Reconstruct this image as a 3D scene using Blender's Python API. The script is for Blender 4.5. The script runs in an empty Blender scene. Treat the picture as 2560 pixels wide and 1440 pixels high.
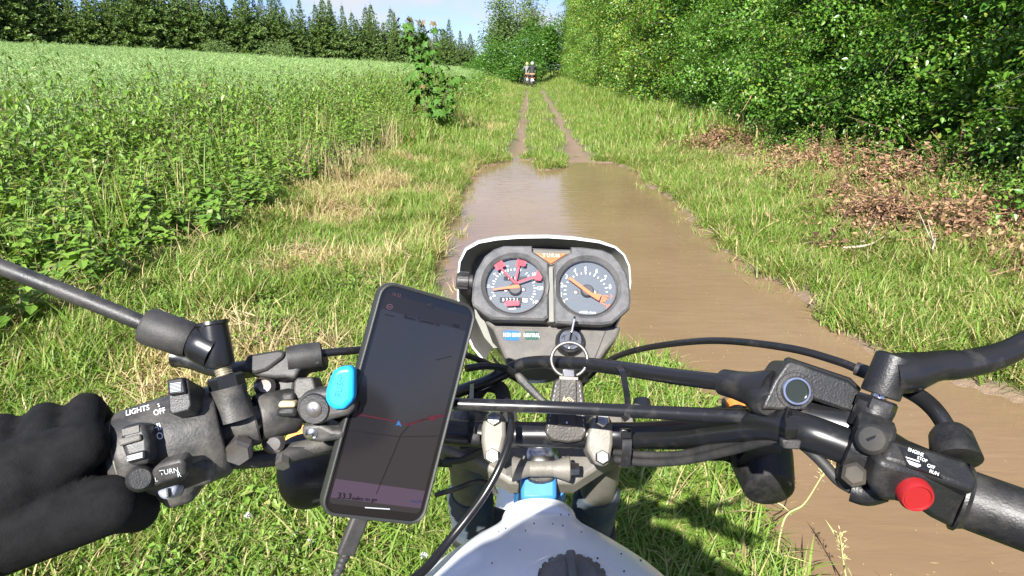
import bpy, bmesh, math, random
import numpy as np
from mathutils import Vector, Matrix

random.seed(7)
rng = np.random.default_rng(11)
SC = bpy.context.scene
COL = SC.collection
R = math.radians

# ------------------------------------------------------------------ camera
FPX = 1652.0                      # focal length in pixels of the 2560 px wide photograph
HCAM = 1.42
PITCH = R(18.35)
cam_d = bpy.data.cameras.new('camera')
cam_d.sensor_width = 36.0
cam_d.lens = 36.0 * FPX / 2560.0
cam_d.clip_start = 0.02
cam_d.clip_end = 3000.0
cam = bpy.data.objects.new('camera', cam_d)
COL.objects.link(cam)
cam.location = (0, 0, HCAM)
cam.rotation_euler = (R(90) - PITCH, 0, 0)
SC.camera = cam
CAM = Vector((0, 0, HCAM))
RT = Vector((1, 0, 0))
FW = Vector((0, math.cos(PITCH), -math.sin(PITCH)))
UP = Vector((0, math.sin(PITCH), math.cos(PITCH)))

# ------------------------------------------------------------------ sun, sky, exposure
SUN_EL, SUN_AZ = R(38), R(16)     # the sun stands behind the rider, a little to the left
ldir = Vector((math.sin(SUN_AZ) * math.cos(SUN_EL), math.cos(SUN_AZ) * math.cos(SUN_EL), -math.sin(SUN_EL)))
sun_d = bpy.data.lights.new('sun', 'SUN')
sun_d.energy = 4.8
sun_d.angle = R(0.53)
sun_d.color = (1.0, 0.97, 0.91)
sun = bpy.data.objects.new('sun', sun_d)
COL.objects.link(sun)
sun.rotation_euler = ldir.to_track_quat('-Z', 'Y').to_euler()
sun.location = (-20, -60, 60)

world = bpy.data.worlds.new('World')
SC.world = world
world.use_nodes = True
wt = world.node_tree
wt.nodes.clear()
w_out = wt.nodes.new('ShaderNodeOutputWorld')
w_bg = wt.nodes.new('ShaderNodeBackground')
w_sky = wt.nodes.new('ShaderNodeTexSky')
w_sky.sky_type = 'NISHITA'
w_sky.sun_disc = False
w_sky.sun_elevation = SUN_EL
w_sky.sun_rotation = math.pi + SUN_AZ
w_sky.air_density = 1.0
w_sky.dust_density = 0.3
w_sky.ozone_density = 2.0
w_bg.inputs['Strength'].default_value = 0.084
w_co = wt.nodes.new('ShaderNodeTexCoord')
w_map = wt.nodes.new('ShaderNodeMapping')
w_map.inputs['Scale'].default_value = (1.6, 1.6, 3.8)
w_map.inputs['Location'].default_value = (0.35, 0.1, 0.2)
w_no = wt.nodes.new('ShaderNodeTexNoise')
w_no.inputs['Scale'].default_value = 2.6
w_no.inputs['Detail'].default_value = 9.0
w_no.inputs['Roughness'].default_value = 0.56
w_no.inputs['Distortion'].default_value = 0.25
w_rmp = wt.nodes.new('ShaderNodeValToRGB')
w_rmp.color_ramp.elements[0].position = 0.45
w_rmp.color_ramp.elements[0].color = (0, 0, 0, 1)
w_rmp.color_ramp.elements[1].position = 0.62
w_rmp.color_ramp.elements[1].color = (1, 1, 1, 1)
w_mix = wt.nodes.new('ShaderNodeMixRGB')
w_mix.inputs['Color2'].default_value = (3.6, 3.75, 4.0, 1)
wl = wt.links.new
wl(w_co.outputs['Generated'], w_map.inputs['Vector'])
wl(w_map.outputs['Vector'], w_no.inputs['Vector'])
wl(w_no.outputs['Fac'], w_rmp.inputs['Fac'])
wl(w_rmp.outputs['Color'], w_mix.inputs['Fac'])
w_tint = wt.nodes.new('ShaderNodeMixRGB')        # a clear, slightly bluer summer sky
w_tint.blend_type = 'MULTIPLY'
w_tint.inputs['Fac'].default_value = 1.0
w_tint.inputs['Color2'].default_value = (0.43, 0.50, 0.86, 1)
wl(w_sky.outputs['Color'], w_tint.inputs['Color1'])
wl(w_tint.outputs['Color'], w_mix.inputs['Color1'])
wl(w_mix.outputs['Color'], w_bg.inputs['Color'])
wl(w_bg.outputs['Background'], w_out.inputs['Surface'])

vs = SC.view_settings
vs.view_transform = 'Standard'
vs.look = 'None'
vs.gamma = 1.0
vs.use_curve_mapping = False
vs.exposure = 1.45
SC.cycles.use_denoising = True
SC.cycles.max_bounces = 5
SC.cycles.diffuse_bounces = 3
SC.cycles.glossy_bounces = 3
SC.cycles.transmission_bounces = 4
SC.cycles.transparent_max_bounces = 6
SC.cycles.sample_clamp_indirect = 6.0

# ------------------------------------------------------------------ geometry helpers
def P(px, py, d):
    """photograph pixel + metres along the optical axis -> world point"""
    return CAM + d * (FW + (px - 1280.0) / FPX * RT - (py - 720.0) / FPX * UP)

def G(px, py, z=0.0):
    """photograph pixel -> point on the level z"""
    r = FW + (px - 1280.0) / FPX * RT - (py - 720.0) / FPX * UP
    t = (z - HCAM) / r.z
    return CAM + t * r

class Plane:
    def __init__(self, o, n):
        self.o = Vector(o)
        self.n = Vector(n).normalized()
    def hit(self, px, py):
        r = FW + (px - 1280.0) / FPX * RT - (py - 720.0) / FPX * UP
        t = (self.o - CAM).dot(self.n) / r.dot(self.n)
        return CAM + t * r
    def off(self, h):
        return Plane(self.o + self.n * h, self.n)

def camplane(d, tilt_up=0.0, yaw=0.0, px=1280, py=720):
    """plane at depth d (at pixel px,py) facing the camera; tilt_up leans its normal to the sky, yaw to the right"""
    n = (-FW) * math.cos(tilt_up) + UP * math.sin(tilt_up)
    n = Matrix.Rotation(yaw, 3, UP) @ n
    return Plane(P(px, py, d), n)

ROOTLOC = {}
def thing(name, label, cat, loc=(0, 0, 0), group=None):
    o = bpy.data.objects.new(name, None)
    COL.objects.link(o)
    o.empty_display_size = 0.1
    o.location = loc
    o['label'] = label
    o['category'] = cat
    if group:
        o['group'] = group
    ROOTLOC[o.name] = Vector(loc)
    return o

def tag(o, label, cat, group=None):
    o['label'] = label
    o['category'] = cat
    if group:
        o['group'] = group
    return o

def attach(o, parent):
    if parent is None:
        return o
    o.parent = parent
    if parent.name in ROOTLOC:
        o.matrix_parent_inverse = Matrix.Translation(-ROOTLOC[parent.name])
    return o

def mesh_obj(name, me, mat, parent=None, smooth=True, bevel=0.0, bseg=2):
    o = bpy.data.objects.new(name, me)
    COL.objects.link(o)
    if mat is not None:
        me.materials.append(mat)
    if smooth:
        me.shade_smooth()
        try:
            me.set_sharp_from_angle(angle=R(38))
        except Exception:
            pass
    if bevel > 0:
        m = o.modifiers.new('bevel', 'BEVEL')
        m.width = bevel
        m.segments = bseg
        m.limit_method = 'ANGLE'
        m.angle_limit = R(38)
        m.harden_normals = False
    attach(o, parent)
    return o

def pyobj(name, verts, faces, mat, parent=None, smooth=True, bevel=0.0, bseg=2):
    me = bpy.data.meshes.new(name)
    me.from_pydata([tuple(v) for v in verts], [], faces)
    bm = bmesh.new()
    bm.from_mesh(me)
    bmesh.ops.recalc_face_normals(bm, faces=bm.faces[:])
    bm.to_mesh(me)
    bm.free()
    me.update()
    return mesh_obj(name, me, mat, parent, smooth, bevel, bseg)

def spline(pts, n=6):
    """Catmull-Rom through pts (Vectors)"""
    pts = [Vector(p) for p in pts]
    if len(pts) < 3:
        return pts
    out = []
    ext = [pts[0] * 2 - pts[1]] + pts + [pts[-1] * 2 - pts[-2]]
    for i in range(1, len(ext) - 2):
        p0, p1, p2, p3 = ext[i - 1], ext[i], ext[i + 1], ext[i + 2]
        for k in range(n):
            t = k / n
            out.append(0.5 * ((2 * p1) + (p2 - p0) * t + (2 * p0 - 5 * p1 + 4 * p2 - p3) * t * t
                              + (3 * p1 - p0 - 3 * p2 + p3) * t ** 3))
    out.append(pts[-1])
    return out

def frames(pts):
    fr = []
    prev = None
    for i, p in enumerate(pts):
        a = pts[max(i - 1, 0)]
        b = pts[min(i + 1, len(pts) - 1)]
        t = (b - a).normalized()
        if prev is None:
            s = Vector((0, 0, 1)) if abs(t.z) < 0.9 else Vector((0, 1, 0))
            u = (s - t * s.dot(t)).normalized()
        else:
            u = prev - t * prev.dot(t)
            u.normalize()
        prev = u
        fr.append((t, u, t.cross(u)))
    return fr

def tube_data(pts, rad, seg=12, caps=True):
    n = len(pts)
    if not hasattr(rad, '__len__'):
        rad = [rad] * n
    elif len(rad) != n:
        xs = np.linspace(0, 1, len(rad))
        rad = np.interp(np.linspace(0, 1, n), xs, rad)
    V, F = [], []
    for p, r, (t, u, w) in zip(pts, rad, frames(pts)):
        for k in range(seg):
            a = 2 * math.pi * k / seg
            V.append(p + (u * math.cos(a) + w * math.sin(a)) * float(r))
    for i in range(n - 1):
        for k in range(seg):
            k2 = (k + 1) % seg
            F.append((i * seg + k, i * seg + k2, (i + 1) * seg + k2, (i + 1) * seg + k))
    if caps:
        F.append(tuple(reversed(range(seg))))
        F.append(tuple((n - 1) * seg + k for k in range(seg)))
    return V, F

def tube(name, pts, rad, mat, parent=None, seg=12, n=6, smooth=True, bevel=0.0):
    V, F = tube_data(spline(pts, n) if n > 1 else [Vector(p) for p in pts], rad, seg)
    return pyobj(name, V, F, mat, parent, smooth, bevel)

def ptube(name, pp, rad, mat, parent=None, seg=12, n=6):
    return tube(name, [P(*q) for q in pp], rad, mat, parent, seg, n)

def lathe(name, a, b, prof, mat, parent=None, seg=24, smooth=True, squash=None, bevel=0.0, ring=False):
    """prof: (t along a->b in 0..1, radius). squash: (vector, factor)"""
    a, b = Vector(a), Vector(b)
    pts = [a.lerp(b, t) for t, r in prof]
    ax = (b - a).normalized()
    s = Vector((0, 0, 1)) if abs(ax.z) < 0.9 else Vector((0, 1, 0))
    u = (s - ax * s.dot(ax)).normalized()
    w = ax.cross(u)
    V, F = [], []
    for p, (t, r) in zip(pts, prof):
        for k in range(seg):
            an = 2 * math.pi * k / seg
            v = (u * math.cos(an) + w * math.sin(an)) * r
            if squash:
                d = squash[0].normalized()
                v = v + d * v.dot(d) * (squash[1] - 1)
            V.append(p + v)
    n = len(prof)
    for i in range(n - 1):
        for k in range(seg):
            k2 = (k + 1) % seg
            F.append((i * seg + k, i * seg + k2, (i + 1) * seg + k2, (i + 1) * seg + k))
    if ring:
        for k in range(seg):
            k2 = (k + 1) % seg
            F.append(((n - 1) * seg + k, (n - 1) * seg + k2, k2, k))
    else:
        F.append(tuple(reversed(range(seg))))
        F.append(tuple((n - 1) * seg + k for k in range(seg)))
    return pyobj(name, V, F, mat, parent, smooth, bevel)

def slab(name, pl, poly, thick, mat, parent=None, raise_=0.0, bevel=0.0, bseg=2, smooth=True, taper=1.0):
    """polygon of photograph pixels laid on plane pl, extruded back by thick"""
    top = [pl.hit(x, y) + pl.n * raise_ for x, y in poly]
    c = sum(top, Vector()) / len(top)
    bot = [c + (v - c) * taper - pl.n * thick for v in top]
    n = len(top)
    V = top + bot
    F = [tuple(range(n)), tuple(reversed(range(n, 2 * n)))]
    for i in range(n):
        j = (i + 1) % n
        F.append((i, i + n, j + n, j))
    return pyobj(name, V, F, mat, parent, smooth, bevel, bseg)

def box(name, c, ux, uy, uz, mat, parent=None, bevel=0.0, bseg=2):
    """oriented box with half extents given as vectors"""
    c = Vector(c)
    V = [c + ux * sx + uy * sy + uz * sz for sx in (-1, 1) for sy in (-1, 1) for sz in (-1, 1)]
    F = [(0, 1, 3, 2), (4, 6, 7, 5), (0, 4, 5, 1), (2, 3, 7, 6), (0, 2, 6, 4), (1, 5, 7, 3)]
    return pyobj(name, V, F, mat, parent, True, bevel, bseg)

def disc(name, c, n, r, mat, parent=None, thick=0.002, seg=32, bevel=0.0):
    n = Vector(n).normalized()
    return lathe(name, Vector(c) - n * thick, c, [(0, r), (1, r)], mat, parent, seg, True, None, bevel)

def text(name, s, pl, px, py, hpx, mat, parent=None, ang=0.0, raise_=0.0003, wscale=1.0, bold=0.0, shear=0.0):
    cu = bpy.data.curves.new(name, 'FONT')
    cu.body = s
    cu.align_x = 'CENTER'
    cu.align_y = 'CENTER'
    cu.size = 1.0
    cu.offset = bold
    cu.shear = shear
    cu.resolution_u = 3
    to = bpy.data.objects.new(name, cu)
    COL.objects.link(to)
    dg = bpy.context.evaluated_depsgraph_get()
    me = bpy.data.meshes.new_from_object(to.evaluated_get(dg))
    bpy.data.objects.remove(to)
    bpy.data.curves.remove(cu)
    c = pl.hit(px, py)
    a = R(ang)
    u = pl.hit(px + 10 * math.cos(a), py + 10 * math.sin(a)) - c
    v = pl.hit(px + 10 * math.sin(a), py - 10 * math.cos(a)) - c
    k = hpx / 0.72 / 10.0
    off = pl.n * raise_
    for vert in me.vertices:
        x, y = vert.co.x, vert.co.y
        vert.co = c + off + u * (x * k * wscale) + v * (y * k)
    me.name = name
    return mesh_obj(name, me, mat, parent, smooth=False)

def decal(name, pl, poly, mat, parent=None, raise_=0.0003):
    V = [pl.hit(x, y) + pl.n * raise_ for x, y in poly]
    V2 = [v - pl.n * 0.0002 for v in V]
    n = len(V)
    F = [tuple(range(n))] + [tuple(reversed(range(n, 2 * n)))] + [(i, i + n, (i + 1) % n + n, (i + 1) % n) for i in range(n)]
    return pyobj(name, V + V2, F, mat, parent, False)

def quads(name, pl, segs, mat, parent=None, raise_=0.0004):
    """many small painted strokes in one print: each (x0,y0,x1,y1,width px)"""
    V, F = [], []
    for x0, y0, x1, y1, w in segs:
        L = math.hypot(x1 - x0, y1 - y0)
        nx, ny = -(y1 - y0) / L * w / 2, (x1 - x0) / L * w / 2
        b = len(V)
        for x, y in ((x0 + nx, y0 + ny), (x1 + nx, y1 + ny), (x1 - nx, y1 - ny), (x0 - nx, y0 - ny)):
            V.append(pl.hit(x, y) + pl.n * raise_)
        F.append((b, b + 1, b + 2, b + 3))
    return pyobj(name, V, F, mat, parent, False)

def ell(cx, cy, rx, ry, n=24, a0=0.0):
    return [(cx + rx * math.cos(2 * math.pi * k / n + a0), cy + ry * math.sin(2 * math.pi * k / n + a0)) for k in range(n)]

def capsule_data(a, b, ra, rb, seg=14, hs=5):
    a, b = Vector(a), Vector(b)
    d = b - a
    L = d.length
    ax = d / L if L > 1e-6 else Vector((0, 0, 1))
    s = Vector((0, 0, 1)) if abs(ax.z) < 0.9 else Vector((0, 1, 0))
    u = (s - ax * s.dot(ax)).normalized()
    w = ax.cross(u)
    rings = []
    for i in range(hs):
        t = math.pi / 2 * (1 - i / hs)
        rings.append((a - ax * ra * math.sin(t), ra * max(math.cos(t), 0.02)))
    rings.append((a, ra))
    rings.append((b, rb))
    for i in range(1, hs + 1):
        t = math.pi / 2 * (i / hs)
        rings.append((b + ax * rb * math.sin(t), rb * max(math.cos(t), 0.02)))
    V, F = [], []
    for p, r in rings:
        for k in range(seg):
            an = 2 * math.pi * k / seg
            V.append(p + (u * math.cos(an) + w * math.sin(an)) * r)
    n = len(rings)
    for i in range(n - 1):
        for k in range(seg):
            k2 = (k + 1) % seg
            F.append((i * seg + k, i * seg + k2, (i + 1) * seg + k2, (i + 1) * seg + k))
    F.append(tuple(reversed(range(seg))))
    F.append(tuple((n - 1) * seg + k for k in range(seg)))
    return V, F

def blob(name, caps, voxel, mat, parent=None, smooth_it=4):
    """capsules (a, b, ra, rb) grown together into one continuous surface"""
    V, F = [], []
    for a, b, ra, rb in caps:
        v, f = capsule_data(a, b, ra, rb)
        o = len(V)
        V += v
        F += [tuple(i + o for i in q) for q in f]
    me = bpy.data.meshes.new(name + '_base')
    me.from_pydata([tuple(v) for v in V], [], F)
    bm = bmesh.new()
    bm.from_mesh(me)
    bmesh.ops.recalc_face_normals(bm, faces=bm.faces[:])
    bm.to_mesh(me)
    bm.free()
    o = bpy.data.objects.new(name, me)
    COL.objects.link(o)
    m = o.modifiers.new('remesh', 'REMESH')
    m.mode = 'VOXEL'
    m.voxel_size = voxel
    s = o.modifiers.new('smooth', 'SMOOTH')
    s.iterations = smooth_it
    s.factor = 0.5
    dg = bpy.context.evaluated_depsgraph_get()
    me2 = bpy.data.meshes.new_from_object(o.evaluated_get(dg))
    bpy.data.objects.remove(o)
    bpy.data.meshes.remove(me)
    me2.name = name
    return mesh_obj(name, me2, mat, parent, True)

# ------------------------------------------------------------------ noise for layout
def _hash(ix, iy, seed):
    h = (ix.astype(np.int64) * 374761393 + iy.astype(np.int64) * 668265263 + seed * 1442695041) & 0xffffffff
    h = ((h ^ (h >> 13)) * 1274126177) & 0xffffffff
    return ((h ^ (h >> 16)) & 0xffff) / 65535.0

def vnoise(x, y, scale, seed=0):
    x = np.asarray(x, float) / scale
    y = np.asarray(y, float) / scale
    ix, iy = np.floor(x), np.floor(y)
    fx, fy = x - ix, y - iy
    fx = fx * fx * (3 - 2 * fx)
    fy = fy * fy * (3 - 2 * fy)
    a = _hash(ix, iy, seed)
    b = _hash(ix + 1, iy, seed)
    c = _hash(ix, iy + 1, seed)
    d = _hash(ix + 1, iy + 1, seed)
    return (a * (1 - fx) + b * fx) * (1 - fy) + (c * (1 - fx) + d * fx) * fy

def fbm(x, y, scale, seed=0, o=3):
    s, amp, t = 0, 1.0, 0
    for k in range(o):
        s = s + amp * vnoise(x, y, scale / 2 ** k, seed + k * 17)
        t += amp
        amp *= 0.5
    return s / t

def sstep(a, b, x):
    t = np.clip((np.asarray(x, float) - a) / (b - a), 0, 1)
    return t * t * (3 - 2 * t)

# ------------------------------------------------------------------ materials
def new_mat(name):
    m = bpy.data.materials.new(name)
    m.use_nodes = True
    t = m.node_tree
    b = t.nodes['Principled BSDF']
    return m, t, b

def pmat(name, col, rough=0.5, metal=0.0, col2=None, nscale=60.0, bump=0.0, bscale=400.0, spec=0.5, rvar=0.0,
         coat=0.0, contrast=(0.35, 0.7)):
    m, t, b = new_mat(name)
    L = t.links.new
    b.inputs['Base Color'].default_value = (*col, 1)
    b.inputs['Roughness'].default_value = rough
    b.inputs['Metallic'].default_value = metal
    b.inputs['Specular IOR Level'].default_value = spec
    b.inputs['Coat Weight'].default_value = coat
    b.inputs['Coat Roughness'].default_value = 0.08
    co = t.nodes.new('ShaderNodeTexCoord')
    if col2 is not None or rvar > 0:
        n = t.nodes.new('ShaderNodeTexNoise')
        n.inputs['Scale'].default_value = nscale
        n.inputs['Detail'].default_value = 6
        n.inputs['Roughness'].default_value = 0.65
        L(co.outputs['Object'], n.inputs['Vector'])
        r = t.nodes.new('ShaderNodeMapRange')
        r.inputs[1].default_value = contrast[0]
        r.inputs[2].default_value = contrast[1]
        L(n.outputs['Fac'], r.inputs[0])
        if col2 is not None:
            mx = t.nodes.new('ShaderNodeMixRGB')
            mx.inputs['Color1'].default_value = (*col, 1)
            mx.inputs['Color2'].default_value = (*col2, 1)
            L(r.outputs[0], mx.inputs['Fac'])
            L(mx.outputs['Color'], b.inputs['Base Color'])
        if rvar > 0:
            ma = t.nodes.new('ShaderNodeMath')
            ma.operation = 'MULTIPLY_ADD'
            ma.inputs[1].default_value = rvar
            ma.inputs[2].default_value = rough
            L(r.outputs[0], ma.inputs[0])
            L(ma.outputs[0], b.inputs['Roughness'])
    if bump > 0:
        n2 = t.nodes.new('ShaderNodeTexNoise')
        n2.inputs['Scale'].default_value = bscale
        n2.inputs['Detail'].default_value = 3
        L(co.outputs['Object'], n2.inputs['Vector'])
        bp = t.nodes.new('ShaderNodeBump')
        bp.inputs['Strength'].default_value = bump
        bp.inputs['Distance'].default_value = 0.001
        L(n2.outputs['Fac'], bp.inputs['Height'])
        L(bp.outputs['Normal'], b.inputs['Normal'])
    return m

def leaf_mat(name, c_a, c_b, c_dry, trans=0.35, rough=0.45, dry_bias=0.0, spec=0.4):
    """leaf colour from a per-leaf 'rnd' value and the plant's own 'tint' (0 fresh .. 1 dry)"""
    m, t, b = new_mat(name)
    L = t.links.new
    at = t.nodes.new('ShaderNodeAttribute')
    at.attribute_name = 'rnd'
    it = t.nodes.new('ShaderNodeAttribute')
    it.attribute_type = 'INSTANCER'
    it.attribute_name = 'tint'
    iv = t.nodes.new('ShaderNodeAttribute')
    iv.attribute_type = 'INSTANCER'
    iv.attribute_name = 'vary'
    ad = t.nodes.new('ShaderNodeMath')
    ad.operation = 'ADD'
    L(at.outputs['Fac'], ad.inputs[0])
    L(iv.outputs['Fac'], ad.inputs[1])
    hl = t.nodes.new('ShaderNodeMath')
    hl.operation = 'MULTIPLY'
    hl.inputs[1].default_value = 0.5
    L(ad.outputs[0], hl.inputs[0])
    m1 = t.nodes.new('ShaderNodeMixRGB')
    m1.inputs['Color1'].default_value = (*c_a, 1)
    m1.inputs['Color2'].default_value = (*c_b, 1)
    L(hl.outputs[0], m1.inputs['Fac'])
    # dry where tint exceeds the leaf's own value
    sb = t.nodes.new('ShaderNodeMath')
    sb.operation = 'SUBTRACT'
    L(it.outputs['Fac'], sb.inputs[0])
    L(at.outputs['Fac'], sb.inputs[1])
    mr = t.nodes.new('ShaderNodeMapRange')
    mr.inputs[1].default_value = -0.12 - dry_bias
    mr.inputs[2].default_value = 0.12 - dry_bias
    L(sb.outputs[0], mr.inputs[0])
    m2 = t.nodes.new('ShaderNodeMixRGB')
    m2.inputs['Color2'].default_value = (*c_dry, 1)
    L(mr.outputs[0], m2.inputs['Fac'])
    L(m1.outputs['Color'], m2.inputs['Color1'])
    L(m2.outputs['Color'], b.inputs['Base Color'])
    b.inputs['Roughness'].default_value = rough
    b.inputs['Specular IOR Level'].default_value = spec
    tr = t.nodes.new('ShaderNodeBsdfTranslucent')
    br = t.nodes.new('ShaderNodeMixRGB')
    br.blend_type = 'MULTIPLY'
    br.inputs['Fac'].default_value = 1.0
    br.inputs['Color2'].default_value = (1.25, 1.2, 0.6, 1)
    L(m2.outputs['Color'], br.inputs['Color1'])
    L(br.outputs['Color'], tr.inputs['Color'])
    ms = t.nodes.new('ShaderNodeMixShader')
    ms.inputs['Fac'].default_value = trans
    L(b.outputs['BSDF'], ms.inputs[1])
    L(tr.outputs['BSDF'], ms.inputs[2])
    L(ms.outputs['Shader'], t.nodes['Material Output'].inputs['Surface'])
    return m

# ------------------------------------------------------------------ scattering (geometry nodes, for uncountable stuff)
def variant_collection(name, meshes):
    c = bpy.data.collections.new(name)
    for i, me in enumerate(meshes):
        o = bpy.data.objects.new('%s_%02d' % (name, i), me)
        c.objects.link(o)
    return c

def scatter_tree(coll):
    ng = bpy.data.node_groups.new('scatter_' + coll.name, 'GeometryNodeTree')
    ng.interface.new_socket('Geometry', in_out='INPUT', socket_type='NodeSocketGeometry')
    ng.interface.new_socket('Geometry', in_out='OUTPUT', socket_type='NodeSocketGeometry')
    N = ng.nodes.new
    gi, go = N('NodeGroupInput'), N('NodeGroupOutput')
    ci = N('GeometryNodeCollectionInfo')
    ci.inputs['Collection'].default_value = coll
    ci.inputs['Separate Children'].default_value = True
    ci.inputs['Reset Children'].default_value = True
    io = N('GeometryNodeInstanceOnPoints')
    io.inputs['Pick Instance'].default_value = True
    def na(n, ty):
        a = N('GeometryNodeInputNamedAttribute')
        a.data_type = ty
        a.inputs['Name'].default_value = n
        return a
    ar, as_, ai = na('rot', 'FLOAT_VECTOR'), na('scl', 'FLOAT_VECTOR'), na('idx', 'INT')
    er = N('FunctionNodeEulerToRotation')
    L = ng.links.new
    L(gi.outputs[0], io.inputs['Points'])
    L(ci.outputs[0], io.inputs['Instance'])
    L(ar.outputs['Attribute'], er.inputs[0])
    L(er.outputs[0], io.inputs['Rotation'])
    L(as_.outputs['Attribute'], io.inputs['Scale'])
    L(ai.outputs['Attribute'], io.inputs['Instance Index'])
    L(io.outputs[0], go.inputs[0])
    return ng

_trees = {}
def scatter(name, pts, rot, scl, coll, tint, parent=None, idx=None, vary=None):
    n = len(pts)
    me = bpy.data.meshes.new(name)
    me.vertices.add(n)
    me.vertices.foreach_set('co', np.asarray(pts, np.float32).ravel())
    a = me.attributes.new('rot', 'FLOAT_VECTOR', 'POINT')
    a.data.foreach_set('vector', np.asarray(rot, np.float32).ravel())
    scl = np.asarray(scl, np.float32)
    if scl.ndim == 1:
        scl = np.repeat(scl[:, None], 3, 1)
    a = me.attributes.new('scl', 'FLOAT_VECTOR', 'POINT')
    a.data.foreach_set('vector', scl.ravel())
    k = len(coll.objects)
    if idx is None:
        idx = rng.integers(0, k, n)
    a = me.attributes.new('idx', 'INT', 'POINT')
    a.data.foreach_set('value', np.asarray(idx, np.int32))
    a = me.attributes.new('tint', 'FLOAT', 'POINT')
    a.data.foreach_set('value', np.asarray(tint, np.float32) * np.ones(n, np.float32))
    a = me.attributes.new('vary', 'FLOAT', 'POINT')
    if vary is None:
        vary = rng.random(n)
    a.data.foreach_set('value', np.asarray(vary, np.float32))
    me.update()
    o = bpy.data.objects.new(name, me)
    COL.objects.link(o)
    if coll.name not in _trees:
        _trees[coll.name] = scatter_tree(coll)
    m = o.modifiers.new('scatter', 'NODES')
    m.node_group = _trees[coll.name]
    attach(o, parent)
    return o

def plant_mesh(name, verts, faces, rnd, mats, mi=None, smooth=False):
    """rnd: one value per face (stored on the face)"""
    me = bpy.data.meshes.new(name)
    me.from_pydata([tuple(v) for v in verts], [], faces)
    a = me.attributes.new('rnd', 'FLOAT', 'FACE')
    a.data.foreach_set('value', np.asarray(rnd, np.float32))
    for m in mats:
        me.materials.append(m)
    if mi is not None:
        me.polygons.foreach_set('material_index', np.asarray(mi, np.int32))
    me.update()
    if smooth:
        me.shade_smooth()
    return me
# ================================================================== SETTING
def xc(y):
    """centre line of the lane"""
    return 0.32 + 0.026 * np.asarray(y, float)

PUD_PX = [(1330, 398), (1290, 402), (1215, 418), (1190, 440), (1170, 470), (1150, 510), (1138, 560), (1118, 610), (1108, 660),
          (1112, 720), (1125, 780), (1150, 830), (1200, 865), (1350, 872), (1480, 886), (1560, 900), (1640, 914), (1700, 945),
          (1735, 985), (1790, 1060), (1850, 1150), (1893, 1230), (1912, 1300), (1925, 1350), (1965, 1400), (2010, 1470), (2060, 1640),
          (3300, 1640), (2950, 1150), (2560, 1025), (2380, 960), (2290, 915), (2200, 882), (2130, 845), (2050, 795), (1970, 735), (1880, 675),
          (1800, 610), (1740, 560), (1690, 510), (1620, 460), (1590, 430), (1540, 409), (1460, 404), (1425, 416), (1350, 428), (1338, 412)]
PUD = np.array([G(x, y)[:2] for x, y in PUD_PX])

def pud_sd(x, y):
    """signed distance to the puddle's edge, negative inside (positive far away)"""
    x = np.asarray(x, float)
    y = np.asarray(y, float)
    sh = x.shape
    x, y = x.ravel(), y.ravel()
    d = np.full(x.shape, 1e9)
    ins = np.zeros(x.shape, bool)
    n = len(PUD)
    for i in range(n):
        ax, ay = PUD[i]
        bx, by = PUD[(i + 1) % n]
        ex, ey = bx - ax, by - ay
        t = np.clip(((x - ax) * ex + (y - ay) * ey) / (ex * ex + ey * ey), 0, 1)
        d = np.minimum(d, np.hypot(x - ax - t * ex, y - ay - t * ey))
        c = ((ay > y) != (by > y)) & (x < (bx - ax) * (y - ay) / (by - ay + 1e-12) + ax)
        ins ^= c
    s = np.where(ins, -d, d) + .13 * (vnoise(x, y, .33, 201) - .5) + .06 * (vnoise(x, y, .11, 202) - .5)
    return s.reshape(sh)

MOUNDS = [(3.55, 7.4, .7, .16), (3.9, 8.6, .5, .22), (3.3, 10.9, .6, .16), (3.25, 12.4, .5, .14), (3.3, 5.3, .7, .08), (4.0, 6.3, .6, .16)]

def rut_w(x, y):
    """0..1 where the wheel ruts run (beyond the puddle)"""
    u = x - xc(y)
    wob = 0.10 * (vnoise(y, y * 0 + 3, 2.7, 4) - 0.5)
    far = sstep(60, 40, y) * sstep(7.6, 9.0, y)
    a = np.exp(-((u + 0.50 + wob) / 0.13) ** 2)
    b = np.exp(-((u - 0.50 + wob) / (0.14 + 0.16 * sstep(14, 9, y))) ** 2)
    return np.maximum(a, b) * far

def gh(x, y):
    """height of the ground"""
    x = np.asarray(x, float)
    y = np.asarray(y, float)
    u = x - xc(y)
    z = 0.03 + 0.035 * fbm(x, y, 0.8, 3) + 0.02 * vnoise(x, y, 0.22, 9)
    z = z + 0.16 * sstep(-0.9, -3.4, u) + 0.22 * sstep(1.4, 4.6, u)
    z = z + 0.058 * np.clip(-u - 4.0, 0, 45) * sstep(3, 30, np.hypot(x, y))
    z = z + 0.006 * np.clip(u - 5, 0, 60)
    for mx, my, mr, mh in MOUNDS:
        z = z + mh * np.exp(-((x - mx) ** 2 + (y - my) ** 2) / (mr * mr))
    z = z - 0.055 * rut_w(x, y)
    sd = pud_sd(x, y) if np.size(x) < 400000 else 1.0
    near = sstep(0.0, 0.35, sd)
    z = np.where(sd < 0, -0.02 - 0.07 * sstep(0, -0.5, sd), z * (0.15 + 0.85 * near))
    return z

def axis_coords(lo, hi, step, out, growth=1.16):
    a = list(np.arange(lo, hi + 1e-6, step))
    s = step
    v = a[-1]
    while v < out[1]:
        s *= growth
        v += s
        a.append(v)
    s = step
    v = a[0]
    pre = []
    while v > out[0]:
        s *= growth
        v -= s
        pre.append(v)
    return np.array(pre[::-1] + a)

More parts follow.
